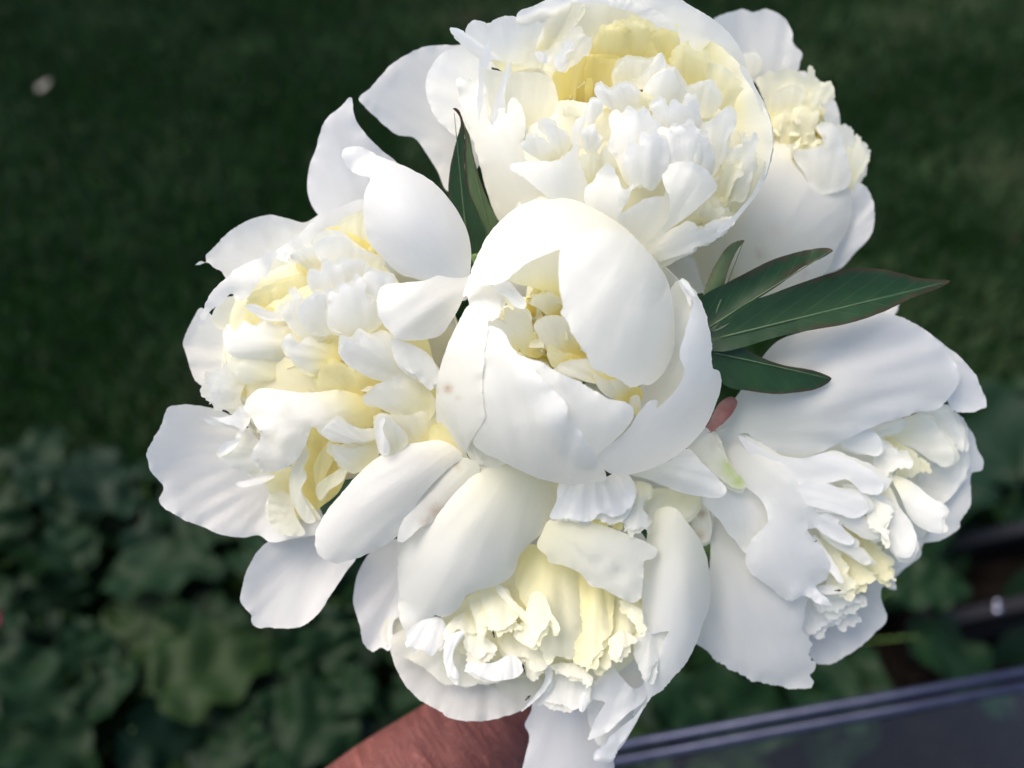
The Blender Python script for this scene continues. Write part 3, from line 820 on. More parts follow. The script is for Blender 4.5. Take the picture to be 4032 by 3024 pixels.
p("525,1055 680,1062 860,1040 900,1120 760,1130 600,1120 560,1150", (880, 1180), (540, 1070), -150, -40, y=.3, yf=.5)
p("370,1062 408,1040 470,1008 490,950 530,960 555,1060 530,1150 550,1200 480,1195 408,1182 383,1140", (640, 1120), (390, 1060), -60, 30, c=-20, yf=.04, y=.2, rag=7, wav=10)
p("1098,1145 1190,1070 1310,1045 1402,1100 1445,1180 1392,1262 1285,1245 1180,1190", (1420, 1280), (1110, 1130), 20, 120, c=-40, yf=.03, y=.35)
p("1175,1215 1300,1230 1430,1200 1450,1300 1420,1420 1320,1380 1260,1300", (1440, 1440), (1200, 1210), -20, 80, c=-20, y=.5, yf=.1)
p("548,1190 578,1130 622,1103 720,1108 800,1120 880,1120 1000,1110 1175,1180 1178,1250 1092,1292 985,1250 915,1322 868,1282 832,1365 792,1432 722,1482 640,1494 592,1445 578,1405 622,1332 592,1258", (1150, 1200), (600, 1380), 0, 120, c=-60, a=60, yf=.02, y=.5, yl=.5, rag=3, wav=14, fold=12,
  bumps=((700, 1180, 40, 25), (610, 1250, 30, -30), (740, 1320, 40, 20), (670, 1360, 22, -22)))
p("376,1226 430,1236 500,1220 555,1178 575,1250 545,1302 502,1380 440,1402 450,1360 520,1330 522,1290 440,1262", (640, 1240), (385, 1230), 20, 80, c=-20, yf=.0, wav=10)
p("438,1405 500,1380 570,1290 605,1400 640,1500 620,1540 560,1495 480,1465", (700, 1420), (450, 1400), -60, 30, c=-25, yf=.06, rag=4)
p("905,1305 980,1248 1040,1275 1092,1290 1155,1290 1165,1332 1050,1358 950,1345", (1150, 1380), (950, 1265), 60, 130, c=-20, yf=.02, y=.1)
p("1165,1330 1170,1255 1200,1230 1262,1270 1312,1352 1232,1415 1180,1405", (1260, 1450), (1200, 1240), 40, 130, c=-20, yf=.06, y=.2)
p("1168,1260 1195,1228 1205,1250 1190,1290 1225,1370 1215,1412 1178,1400 1165,1330", (1190, 1450), (1195, 1232), 90, 150, c=-10, yf=0)
p("955,1372 1060,1378 1165,1368 1170,1425 1060,1500 1000,1465", (1120, 1500), (970, 1380), 10, 90, c=-20, yf=.08, y=.3, rag=4)
p("770,1565 790,1480 830,1390 870,1285 945,1318 1010,1380 1030,1470 990,1580 900,1660 840,1720 790,1680", (900, 1760), (900, 1300), -140, -10, c=30, yf=.5, y=.2)
p("870,1480 930,1360 960,1340 980,1380 930,1500 890,1560", (880, 1640), (955, 1345), -60, 20, yf=.4)
p("880,1560 960,1500 1030,1470 1010,1530 940,1580 900,1625", (900, 1660), (1030, 1480), -40, 40, yf=.22)
p("756,1560 775,1470 825,1385 850,1390 822,1490 838,1510 812,1580 850,1660 880,1720 840,1730 775,1640", (820, 1760), (820, 1390), -20, 70, c=-10, yf=.12)
p("508,1545 560,1530 640,1500 690,1510 640,1540 560,1560 520,1560", (760, 1500), (515, 1550), -20, 40, yf=.02)
p("640,1510 740,1480 790,1560 780,1660 820,1720 720,1720 680,1620", (800, 1600), (680, 1540), -130, -40, yf=.3, c=20)
p("655,1680 690,1580 760,1600 790,1700 830,1780 760,1790 690,1760", (800, 1680), (670, 1700), -90, -60, yf=.12)
# the two big petals leaning in from the upper right
p("1240,610 1190,628 1164,688 1184,790 1240,850 1310,880 1400,872 1462,850 1505,800 1560,700 1592,600 1600,520 1480,560 1380,600", (1620, 560), (1200, 760), 60, 200, c=-60, a=40, yf=.0, wav=4)
p("1002,15 1012,-15 1090,-25 1180,18 1300,68 1400,118 1480,190 1552,290 1592,382 1606,470 1596,600 1580,690 1480,660 1378,602 1345,588 1280,570 1200,500 1132,422 1114,370 1104,280 1110,190 1134,118 1090,112 1030,72", (1600, 640), (1060, 60), 50, 120, c=-120, a=130, yf=.0, wav=5, fold=4, roll=14)
# outer petals hanging low
frame(F, 0, 1700, 0.798)
p("830,-120 800,-40 760,30 725,100 735,170 770,230 806,265 802,300 784,332 812,378 900,430 1000,470 1100,510 1200,522 1280,512 1332,545 1430,530 1600,480 1500,250 1300,60 1100,-100", (1500, 60), (760, 240), -200, -90, c=70, a=-40, yf=.02, fold=14, wav=6)
p("1280,580 1330,540 1550,480 1760,600 1700,702 1622,820 1560,910 1480,962 1420,972 1330,966 1272,968 1242,942 1236,900 1188,842 1190,790 1215,690", (1700, 420), (1330, 960), -230, -170, c=50, a=-20, yf=.02, fold=9, wav=5)
frame(F, 0, 0, 1.82278)
p("958,953 910,955 855,968 800,1000 742,1060 702,1110 680,1160 688,1198 720,1216 770,1206 835,1175 875,1140 905,1080 965,1015 1000,985", (1000, 960), (700, 1190), 60, 70, c=-45, a=30, yf=.03, wav=3, fold=5, stains=((715, 1075, 6, .3),))
p("930,930 960,920 1000,985 960,1010 930,970", (990, 1010), (940, 930), 20, 60, yf=.4, y=.2)
stem(F, -90, 0)

# ---- bottom flower: opening towards the viewer's feet
FB = Flower("half-open white peony hanging over the wrist with pale yellow frills inside", (2160, 2320, -280, 520))
F = FB
guard_bowl(F, 8, 0.8, 0.12, 0.3)
fill(F, (2160, 2420), 300, 260, -480, -90, 40, 85, y=1.0, seed=17, lean=(0, 70))
frame(F, 1300, 1750, 0.7678)
p("122,830 132,690 150,640 200,560 260,512 345,485 420,650 400,860 330,900 320,1000 300,1058 262,1040 222,1062 170,1022 150,930", (420, 560), (180, 1000), -300, -240, c=30, yf=.0, fold=6, echo=0)
p("345,830 300,882 258,985 310,1065 330,1130 392,1242 462,1312 575,1375 590,1392 645,1412 740,1420 860,1405 1000,1352 1092,1250 1118,1180 1010,1080 700,980 450,930", (760, 900), (560, 1400), -330, -120, a=-30, c=40, yf=.03, y=.3, fold=7, wav=5)
p("400,940 318,985 318,1070 380,1090 440,1122 520,1180 590,1232 640,1232 700,1246 760,1228 800,1232 900,1205 985,1190 1040,1120 800,980 500,930", (760, 900), (560, 1230), -290, -110, c=30, yf=.10, y=.3, fold=6)
# frills
p("560,900 760,740 960,560 1120,560 1450,700 1640,800 1640,1000 1500,1150 1340,1230 1100,1180 900,1120 640,1050", (1150, 400), (1050, 1180), -170, -110, a=40, c=-30, yf=.26, y=.2)
p("1040,510 1110,580 1290,672 1315,790 1295,960 1255,1062 1200,1085 1150,1112 1100,1102 1060,1005 1015,880 950,700 955,580", (1150, 380), (1170, 1110), -180, 0, c=-50, a=40, yf=.22, y=.3, rag=6, wav=10, fold=14)
p("1270,665 1445,755 1448,900 1405,1052 1370,1100 1300,1145 1255,1062 1300,900", (1360, 500), (1330, 1130), -170, 20, c=-50, a=30, yf=.24, y=.3, rag=6, wav=10, fold=12)
p("1425,745 1540,800 1610,825 1612,955 1545,965 1510,1020 1480,1062 1400,1132 1420,960", (1500, 560), (1450, 1100), -190, -10, c=-40, yf=.22, y=.3, rag=6, wav=10, fold=12)
p("765,755 860,712 905,755 975,850 965,890 972,925 920,928 860,942 825,900 800,880 780,820", (880, 560), (860, 930), -170, 20, c=-30, yf=.16, y=.3, rag=6)
p("850,735 880,722 910,765 965,832 1025,888 1030,910 1000,900 940,852 880,785", (800, 640), (1020, 900), -70, 5, c=-8, yf=.14)
p("715,775 770,755 805,870 805,935 780,990 765,985 742,900", (760, 600), (775, 985), -150, 10, c=-15, yf=.16, y=.2)
p("1060,1005 1012,905 1040,760 1085,760 1135,860 1178,925 1172,960 1150,962 1130,900 1105,950 1085,960", (1060, 560), (1120, 960), -60, 60, c=-25, yf=.18, y=.2)
p("1480,800 1540,810 1600,850 1590,960 1555,910 1530,880", (1520, 640), (1580, 940), -60, 50, yf=.2, y=.2, rag=5)
p("575,960 640,885 730,850 750,965 690,958 650,948 605,1005", (700, 760), (600, 990), -140, 0, c=-15, yf=.12, y=.2)
p("1438,1000 1500,955 1568,1005 1555,1010 1522,1052 1480,1085 1455,1060", (1500, 820), (1490, 1070), -80, 40, c=-15, yf=.14, rag=6)
p("1120,1135 1200,1115 1300,1150 1345,1225 1310,1215 1262,1202 1230,1190 1190,1172 1170,1165", (1220, 960), (1270, 1205), -110, -10, yf=.12, y=.2, rag=7)
p("690,935 740,955 805,1000 858,1050 800,1090 760,1112 735,1088 718,1050 708,1075 700,1010", (740, 800), (760, 1110), -130, 10, c=-20, yf=.08, y=.2, rag=6)
p("855,938 965,915 1065,1000 1115,1130 1045,1185 1000,1100 905,1085", (940, 760), (1060, 1170), -150, 0, c=-30, yf=.12, y=.3, rag=5)
p("940,980 1000,900 1060,1000 1040,1040", (960, 860), (1050, 1030), -60, 30, yf=.14)
p("583,1065 600,992 650,962 692,958 660,1002 632,1055 632,1112 660,1190 650,1207 612,1170", (690, 900), (650, 1200), 10, 70, c=-12, yf=0, wav=3)
p("693,1138 710,1120 830,1122 925,1080 972,1108 992,1150 962,1192 862,1212 760,1192 720,1165", (900, 980), (800, 1210), -30, 60, c=-25, yf=.0, rag=3)
p("395,965 480,898 560,885 605,960 585,1022 535,1062 520,1070 490,1060 432,1052 393,1032", (560, 820), (450, 1050), -60, 30, c=-20, yf=.0, rag=5, wav=10)
p("1088,1080 1115,1080 1138,1200 1112,1252 1060,1302 1000,1352 1070,1262 1102,1190", (1080, 960), (1020, 1340), -70, -40, yf=.02, c=-10)
p("1080,1312 1105,1250 1180,1165 1300,1195 1338,1232 1305,1335 1240,1348 1160,1332", (1220, 1020), (1190, 1340), -130, -60, c=-15, yf=.04, rag=4)
p("1278,1362 1284,1300 1304,1268 1317,1300 1307,1360 1292,1374", (1300, 1240), (1292, 1370), -40, -20, yf=0, wav=1)
# hanging petals at the bottom
p("1045,1300 1130,1320 1240,1340 1330,1290 1420,1310 1440,1400 1450,1520 1452,1600 1445,1740 985,1740 1000,1600 1022,1490 998,1440 1030,1370", (1230, 1100), (1230, 1720), -200, -220, c=-30, yf=.0, fold=6, wav=5)
p("1310,1282 1340,1230 1380,1190 1450,1128 1470,1160 1500,1200 1560,1252 1625,1230 1612,1310 1500,1400 1430,1472 1370,1498 1322,1512 1330,1490 1372,1380 1412,1322 1330,1302", (1560, 1100), (1350, 1500), -120, -60, c=-30, yf=.02, wav=9)
p("1560,1395 1610,1340 1560,1440 1520,1500 1470,1570 1444,1615 1395,1610 1350,1602 1350,1582 1420,1532 1428,1500 1440,1490", (1560, 1340), (1380, 1600), -90, -110, yf=.0, c=-15)
p("1300,1150 1500,1050 1700,1000 1820,1040 1660,1275 1560,1385 1500,1480 1430,1570 1350,1500 1310,1300", (1600, 800), (1440, 1540), -170, -190, c=-20, yf=.04, y=.1)
# right outer petal and its inner fold
p("1610,620 1625,470 1640,370 1700,325 1765,325 1832,400 1902,500 1940,620 1948,800 1915,920 1862,1050 1782,1170 1665,1290 1548,1410 1600,1250 1682,1100 1702,1022 1733,960 1620,975 1598,940 1602,800 1590,700",
  (1720, 200), (1640, 1300), -60, -90, a=110, c=-110, yf=.03, y=.15, wav=6, fold=5, rag=3)
p("1592,945 1690,925 1735,955 1712,1012 1692,1080 1652,1162 1612,1214 1570,1105 1562,1050", (1640, 860), (1610, 1200), -40, -10, c=-20, yf=.05, rag=4)
p("1480,120 1700,100 1950,200 1960,420 1900,520 1800,400 1640,420 1500,300", (1750, 60), (1780, 500), -190, -210, yf=.10)
# cream petal inside, top flaps
p("1085,455 1125,388 1250,382 1400,415 1540,468 1678,540 1660,580 1612,600 1606,680 1588,792 1552,812 1480,782 1392,738 1340,728 1282,662 1200,622 1120,602 1108,572 1060,522", (1100, 380), (1620, 760), 10, 60, a=40, c=-40, yf=.07, y=.2, wav=8, fold=6, bumps=((1480, 660, 26, -14), (1380, 600, 22, -12)))
p("1320,395 1400,348 1495,388 1488,440 1440,405 1400,425", (1480, 280), (1400, 420), -30, 40, yf=.45, rag=5)
p("1545,190 1645,205 1645,252 1605,292 1625,372 1628,445 1580,430 1542,445 1488,402 1478,360 1550,300", (1620, 130), (1530, 440), -40, 60, c=-15, yf=.06, y=.3, rag=7, wav=9)
p("1600,280 1650,230 1900,270 1860,360 1720,420 1640,460 1625,370", (1760, 180), (1640, 450), -120, -40, yf=.14, y=.2)
p("1180,195 1400,170 1500,135 1568,222 1560,290 1500,352 1450,375 1395,350 1330,392 1230,382 1128,378 1160,290", (1330, 60), (1330, 390), 10, 90, a=30, c=-30, yf=.0, y=.1, wav=9, fold=9, rag=3)
p("348,525 365,470 450,398 560,300 650,200 700,105 800,60 950,100 1080,150 1190,190 1160,300 1130,382 1102,440 1022,512 970,572 942,655 912,692 850,722 780,742 700,772 662,842 600,882 540,882 480,912 432,950 380,945 352,860 350,750 344,620",
  (980, 60), (480, 880), 0, -30, a=120, c=-120, yf=.05, y=.18, wav=5, fold=4, rag=3, roll=12)
frame(F, 0, 0, 1.82278)
p("1035,1005 1000,988 962,998 905,1068 872,1118 860,1168 872,1170 905,1142 955,1118 992,1082 1030,1040", (1040, 990), (866, 1165), 55, 60, c=-25, yf=.06, y=.1, wav=3, stains=((945, 1108, 16, .55), (920, 1128, 10, .4), (985, 1003, 5, .7), (980, 1080, 18, .2)))
stem(F, 0, 90)

# ---- right flower: facing away to the lower right
FR = Flower("white peony facing sideways under the green leaf with one broad upper petal", (3300, 1950, -420, 540))
F = FR
guard_bowl(F, 8, 0.72, 0.05, 0.25)
fill(F, (3360, 2000), 170, 220, -560, -260, 34, 75, y=.9, seed=23, lean=(40, 40))
frame(F, 2600, 1100, 1.025)
p("1090,480 1160,555 1200,590 1220,660 1241,700 1236,730 1196,746 1194,860 1152,932 1150,955 1080,1000 1004,1020 1000,1062 902,1142 906,1192 850,1170 760,1000 880,650", (640, 800), (1200, 800), -480, -400, c=60, yf=.03, wav=4, fold=8)
p("560,1340 700,1200 840,1120 852,1230 866,1312 800,1382 712,1450 600,1476 560,1400", (500, 1000), (760, 1430), -480, -430, c=40, yf=.02, fold=7)
p("1090,500 1150,540 1168,640 1175,740 1120,830 1040,900 980,820 1040,640", (800, 700), (1150, 760), -420, -360, c=30, yf=.04)
# frills on the right
p("850,610 930,550 1015,515 1072,580 1122,650 1128,702 1092,722 1032,692 960,642 880,630", (720, 640), (1110, 700), -330, -250, c=-25, yf=.10, y=.3, wav=8)
p("1005,512 1090,490 1142,555 1168,640 1160,665 1112,620 1060,560", (860, 560), (1160, 650), -360, -300, yf=.06)
p("850,600 900,615 985,680 1008,700 1015,742 962,752 905,748 930,700", (780, 640), (1000, 740), -320, -250, yf=.24, y=.2, rag=5)
p("815,725 845,615 900,655 972,712 915,732 872,765 850,790", (740, 640), (960, 710), -240, -170, c=-10, yf=.05, rag=5)
p("800,575 880,552 935,540 925,582 862,602 820,625", (740, 600), (930, 550), -250, -210, yf=.08)
p("680,622 800,572 852,630 842,672 770,668 720,650", (640, 640), (850, 640), -190, -140, c=-12, yf=.02)
p("890,755 960,775 1040,838 1086,868 1094,900 1078,925 1088,960 1078,977 1020,962 962,922 925,840", (760, 700), (1085, 930), -240, -150, c=-30, yf=.03, y=.35)
p("770,820 860,775 922,880 972,950 987,1012 960,1062 912,1064 880,1012 830,932", (720, 760), (950, 1060), -230, -130, c=-30, yf=.03, y=.3, wav=8)
p("785,830 852,858 892,888 884,925 868,940 880,1005 862,1000 838,962 805,955 790,900", (760, 780), (860, 980), -170, -100, c=-10, yf=.08, rag=6)
p("690,960 770,925 842,1020 885,1090 870,1110 905,1150 850,1150 790,1120 720,1080", (640, 860), (900, 1140), -300, -220, c=-15, yf=.3, y=.2, rag=6)
p("640,1000 700,985 770,1080 830,1150 790,1160 740,1200 700,1170 660,1080", (580, 900), (800, 1160), -280, -200, c=-15, yf=.28, y=.2, rag=6)
p("600,1000 650,1000 720,1110 750,1190 700,1200 650,1120", (560, 900), (730, 1195), -240, -170, c=-10, yf=.2, rag=6)
p("590,980 630,1030 665,1090 694,1168 655,1130 610,1070", (560, 900), (692, 1165), -190, -110, c=-8, yf=.02)
p("580,1190 660,1165 722,1200 765,1240 700,1262 640,1280 600,1250", (540, 1000), (740, 1240), -290, -240, yf=.06, rag=7)
p("480,1230 560,1200 660,1250 740,1240 690,1310 640,1320 590,1360 530,1350", (500, 1040), (620, 1340), -330, -290, yf=.04, rag=7, c=-10)
p("590,1190 640,1172 700,1190 716,1205 670,1210 620,1208", (540, 1160), (710, 1200), -200, -170, yf=.04)
# body petals
p("380,650 700,620 870,720 930,850 900,1000 780,1160 620,1210 440,1000", (300, 700), (860, 1000), -240, -320, a=40, c=-30, yf=.10, y=.1)
p("760,600 900,540 1040,520 1150,620 1160,760 1080,900 960,1040 880,1120 780,1000 720,760", (600, 760), (1120, 800), -400, -400, a=20, c=-20, yf=.10, y=.1)
p("145,840 165,910 190,1000 185,1150 140,1400 160,1412 240,1480 330,1530 450,1562 545,1573 584,1556 574,1516 602,1490 570,1442 576,1390 545,1345 560,1250 600,1100 500,950 400,860 300,820", (180, 900), (500, 1540), -240, -260, a=80, c=-80, yf=.03, y=.1, fold=7, rag=4)
p("215,590 330,560 400,600 470,700 545,775 560,860 640,900 625,948 565,962 600,1005 650,1082 640,1150 600,1182 662,1252 610,1245 560,1215 500,1235 430,1190 330,1100 345,1010 412,930 395,860 340,805 270,760 235,660", (260, 640), (600, 1180), -130, -130, a=90, c=-70, yf=.0, y=.1, wav=9, fold=8, rag=3)
p("160,840 250,785 325,798 392,850 420,925 402,1000 350,1068 290,1010 230,930", (240, 760), (390, 980), -110, -120, c=-40, a=30, yf=.05, wav=6)
p("300,600 450,680 560,685 640,665 740,698 832,748 864,782 852,812 830,828 780,820 715,770 640,785 560,790 440,770", (320, 620), (855, 800), -105, -110, a=18, c=-14, yf=.0, wav=6)
p("522,802 560,780 632,783 702,808 782,838 797,890 742,917 652,890 560,862", (440, 780), (790, 890), -75, -105, a=8, c=-8, yf=.0, wav=6)
p("590,935 640,895 655,905 690,925 682,935 708,962 746,1000 742,1020 682,1008 622,975", (520, 880), (740, 1015), -85, -125, c=-4, yf=.0)
p("985,180 1100,258 1182,330 1232,410 1251,492 1238,498 1180,513 1120,495 1100,440 1130,380", (800, 300), (1250, 490), -190, -240, c=-15, yf=.0, echo=0)
p("380,315 450,238 560,198 700,163 830,128 920,143 1012,190 1090,262 1145,350 1150,390 1110,455 1060,500 980,512 900,540 852,552 780,582 700,622 620,662 540,692 450,692 380,640 330,590 250,620 212,592 230,520 300,440",
  (250, 560), (1130, 420), -130, -170, a=110, c=-90, yf=.0, y=.12, wav=6, fold=10, rag=3, stains=((355, 635, 8, .35),))
p("560,845 640,850 722,880 800,925 842,985 815,1002 760,985 720,955 640,905", (480, 820), (840, 995), -105, -150, c=-8, yf=.03, y=.1)
p("610,965 690,985 760,1030 812,1085 790,1096 735,1065 660,1020", (520, 920), (808, 1088), -120, -165, c=-6, yf=.05, y=.1)
p("700,790 800,800 880,850 900,900 860,905 790,860", (600, 760), (895, 900), -120, -160, c=-6, yf=.03, y=.1)
# sepals at the base of the bloom
o = blade(F, "158,592 182,555 208,505 232,470 275,450 296,470 280,510 248,548 214,575 184,590", (300, 430), (180, 590), -60, -20, c=-5, roll=0, wav=9, mat=M_SEPAL, name="sepal", label="pink sepal at the base of the flower")
p("100,640 140,600 172,568 205,600 240,668 292,740 328,798 282,802 200,745 150,700", (150, 600), (310, 795), -20, -40, c=-15, yf=.14, name="sepal", label="pale sepal with yellow green margin", green=((262, 712, 20, .8), (300, 775, 22, .9), (270, 740, 22, .7)), stains=((215, 625, 14, .3),))
p("120,880 160,850 190,900 190,1000 150,1010 125,950", (140, 830), (165, 1000), -150, -170, yf=.12, stains=((160, 900, 12, .6), (150, 985, 16, .45)))
stem(F, 90, 20, root_off=(-300, 100))

# ---- peony leaves tucked into the bouquet
class LeafThing:
    def __init__(self, label, c):
        self.c = c
        self.root = empty("peony_leaf", W(*c[:3]), label, "leaf")
        self.k, self.ox, self.oy, self.n = 1, 0, 0, 0
LA = LeafThing("dark green lobed peony leaf spread between the bud and the sideways flower", (2780, 1420, -60, 1))
frame(LA, 2500, 0, 0.9044)
def lf(*a, **k): return blade(LA, *a, name="leaflet", rag=1.0, wav=4, fold=3, roll=2, **k)
lf("290,1300 400,1232 480,1190 600,1130 720,1095 800,1080 845,1081 862,1090 820,1120 720,1170 640,1232 560,1285 480,1335 380,1430 300,1440", (300, 1440), (860, 1088), 10, -10, a=20, c=25, mat=M_LEAF)
lf("340,1440 485,1322 600,1278 700,1240 850,1190 930,1172 1000,1169 1080,1172 1150,1188 1250,1212 1370,1224 1330,1250 1200,1300 1100,1350 1000,1388 900,1415 800,1432 700,1450 600,1472 470,1512 380,1530 320,1520", (330, 1480), (1368, 1226), 30, -40, a=35, c=26, mat=M_LEAF)
lf("330,1500 400,1490 470,1514 560,1560 650,1590 740,1605 800,1620 856,1648 800,1690 700,1710 600,1715 500,1702 400,1682 330,1610", (320, 1530), (855, 1650), 30, -20, a=15, c=22, mat=M_LEAF)
lf("300,1300 310,1240 345,1160 400,1080 440,1050 476,1047 445,1090 412,1160 390,1235 384,1262 340,1290", (330, 1420), (474, 1048), 0, 30, a=15, c=-20, mat=M_LEAF_PALE)
lf("270,1280 330,1290 400,1400 400,1560 340,1620 300,1560 280,1400", (350, 1620), (300, 1290), -15, -5, c=15, mat=M_LEAF)
vs, fs = tube(spline([W(2790, 1430, -40), W(2700, 1640, -330), W(2420, 2300, -1100)], 6), [0.0022] * 13, 8)
link("petiole", mesh("petiole", [v - LA.root.location for v in vs], fs), M_STEM, LA.root)

LB = LeafThing("narrow folded green leaf standing between the left and top peonies", (1880, 950, -80, 1))
frame(LB, 1600, 0, 0.7233)
def lf(*a, **k): return blade(LB, *a, name="leaflet", rag=.8, wav=3, fold=3, roll=1, **k)
lf("252,590 268,588 288,602 304,640 310,665 318,740 316,850 322,950 346,1060 392,1172 432,1285 360,1440 300,1320 240,1150 229,1060 232,960 246,870 272,765 296,665 280,620", (340, 1420), (258, 590), -200, -10, c=20, mat=M_LEAF)
lf("308,655 322,690 342,730 366,850 402,980 452,1112 500,1215 460,1300 428,1290 393,1172 347,1060 322,950 316,850 318,740", (470, 1330), (310, 660), -190, -30, c=-5, mat=M_LEAF_PALE)
vs, fs = tube(spline([W(1870, 1000, -190), W(1980, 1500, -600), W(2280, 2300, -1100)], 6), [0.0022] * 13, 8)
link("petiole", mesh("petiole", [v - LB.root.location for v in vs], fs), M_STEM, LB.root)
# ================================================================== arm that holds the bouquet
def arm():
    e = W(915, 3780, -760); f1 = W(1255, 3440, -930); f2 = W(1545, 3180, -1040); wr = W(1852, 2925, -1120)
    palm = W(2080, 2660, -1160)
    M = Matrix.Identity(4)
    ux = (wr - f1).normalized()
    uz = (CAM - f2); uz = (uz - ux * uz.dot(ux)).normalized()
    uy = uz.cross(ux)
    for i, v_ in enumerate((ux, uy, uz)):
        for j in range(3): M[j][i] = v_[j]
    M.translation = wr
    bm_v, bm_f = [], []
    def add(vs, fs):
        o = len(bm_v); bm_v.extend(vs); bm_f.extend([tuple(i + o for i in f) for f in fs])
    e2 = W(250, 4500, -380)
    sp = spline([e2, e, f1, f2, wr, palm], 6)
    rad = np.interp(np.linspace(-1, 4, len(sp)), [-1, 0, 1, 2, 3, 4], [0.052, 0.050, 0.046, 0.042, 0.035, 0.032])
    add(*tube(sp, list(rad), 24))
    # palm: a flattened block of tubes across the knuckle line; stems pass through the fist along 'ds'
    g = W(*GRIP)
    ds = (g - W(2250, 1500, -350)).normalized()            # along the stems, away from the flowers
    fw = ux - ds * ux.dot(ds); fw.normalize()                 # from the wrist towards the knuckles
    out = ds.cross(fw).normalized()
    if out.dot(CAM - g) > 0: out = -out                       # fingers wrap round the far side
    R0 = 0.017
    k0 = g - out * 0.0
    for i in range(4):
        s_ = (i - 1.5) * 0.0195
        a0 = wr.lerp(palm, 0.6) + ds * s_ * 0.7
        kn = g - out * (R0 + 0.013) + fw * 0.012 + ds * s_
        add(*tube(spline([a0, a0.lerp(kn, .55) - out * .003, kn], 4), [0.0155, .015, .0145, .014, .0135, .013, .0125, .012, .0118], 12))
        Ls = (0.95, 1.0, 0.97, 0.85)[i]
        pts = [kn]
        for ang in (25, 62, 100, 140, 178, 212, 240 * Ls):
            th = math.radians(ang) * Ls
            rr = R0 + 0.0105
            pts.append(g + ds * s_ * (1 - .05 * i) + (-out * math.cos(th) + fw * math.sin(th)) * rr + fw * .004 * math.cos(th))
        add(*tube(spline(pts, 3), list(np.linspace(0.0112, 0.0078, (len(pts) - 1) * 3 + 1)), 12))
    # thumb from the side of the palm across the stems
    t0 = wr.lerp(palm, 0.35) - ds * 0.02
    tp = [t0, t0.lerp(g, .45) - ds * .035 - out * .006, g - fw * (R0 + .006) - ds * .048 + out * .012, g + out * (R0 + .013) - ds * .045 + fw * .006]
    add(*tube(spline(tp, 4), list(np.linspace(0.0165, 0.0095, 13)), 12))
    Mi = M.inverted()
    me = mesh("person", [Mi @ v for v in bm_v], bm_f)
    o = link("person", me, M_SKIN)
    o.matrix_world = M
    rm = o.modifiers.new("remesh", 'REMESH'); rm.mode = 'VOXEL'; rm.voxel_size = 0.0022; rm.use_smooth_shade = True
    sm = o.modifiers.new("smooth", 'SMOOTH'); sm.factor = 0.5; sm.iterations = 8
    tag(o, "bare reddish forearm and hand holding the bouquet from below", "person")
arm()

# ================================================================== tiny insects on the petals
def insect(px, py, pz, ang, L, label):
    c = W(px, py, pz)
    root = empty("insect", c, label, "insect", "tiny dark insects on the petals")
    toc = (CAM - c).normalized()
    u = (RIGHT * math.cos(ang) + UP * math.sin(ang)); u = (u - toc * u.dot(toc)).normalized()
    v = toc.cross(u)
    L *= S
    ts = np.linspace(0, 1, 9)
    rad = [L * r for r in (0.02, .09, .10, .06, .10, .13, .14, .10, .02)]
    vs, fs = tube([u * (L * (t - .5)) + toc * (L * 0.16) for t in ts], rad, 8)
    link("body", mesh("body", vs, fs), M_BUG, root)
    for i in range(3):
        for s_ in (-1, 1):
            a = u * (L * (-.1 + .12 * i)) + toc * L * .12
            vs, fs = tube([a, a + v * s_ * L * .18 + toc * L * .05, a + v * s_ * L * .3 - toc * L * .12], [L * .014] * 3, 5)
            link("leg", mesh("leg", vs, fs), M_BUG, root)
Z4 = lambda x, y: (1300 + x * .7678, 1750 + y * .7678)
Z5 = lambda x, y: (2600 + x * 1.025, 1100 + y * 1.025)
insect(*Z4(838, 972), 65, math.radians(100), 30, "tiny dark insect among the yellow frills of the peony over the wrist")
insect(*Z4(992, 1145), 75, math.radians(105), 34, "tiny dark insect at the tip of a small white petal above the cup rim")
insect(*Z4(1013, 1300), -85, math.radians(45), 30, "tiny dark insect on the outer cup petal close to the wrist")
insect(*Z4(1342, 1222), -20, math.radians(125), 16, "speck-sized dark insect on the white fringe over the hanging petal")
insect(*Z5(682, 1195), -120, math.radians(3), 26, "tiny dark insect on the lower fringe of the sideways peony")
insect(*Z5(597, 1006), -60, math.radians(20), 14, "speck-sized dark insect on the smooth side of the sideways peony")

# ================================================================== the garden below
gm = mesh("lawn", [(-60, -60, 0), (60, -60, 0), (60, 60, 0), (-60, 60, 0)], [(0, 1, 2, 3)])
tag(link("lawn", gm, M_LAWN, smooth=False), kind="structure")

# flower bed: a soil sheet with an uneven edge
edge = [ground(mx, my) for mx, my in ((-700, 1112), (-300, 1102), (0, 1094), (200, 1087), (420, 1080), (700, 1062), (1000, 1025), (1300, 990), (1600, 955), (1900, 920), (2212, 890), (2700, 855), (3200, 835))]
near = [Vector((2.6, -0.6, 0)), Vector((-2.4, -0.6, 0))]
pl = edge + near
random.seed(3)
sm_ = mesh("soil", [(q.x, q.y, 0.004) for q in pl], [tuple(range(len(pl)))[::-1]])
if sm_.polygons[0].normal.z < 0: sm_.flip_normals()
tag(link("soil", sm_, M_SOIL, smooth=False), kind="structure")

def edge_y(x):
    xs = [q.x for q in edge]; ys = [q.y for q in edge]
    return float(np.interp(x, xs, ys))

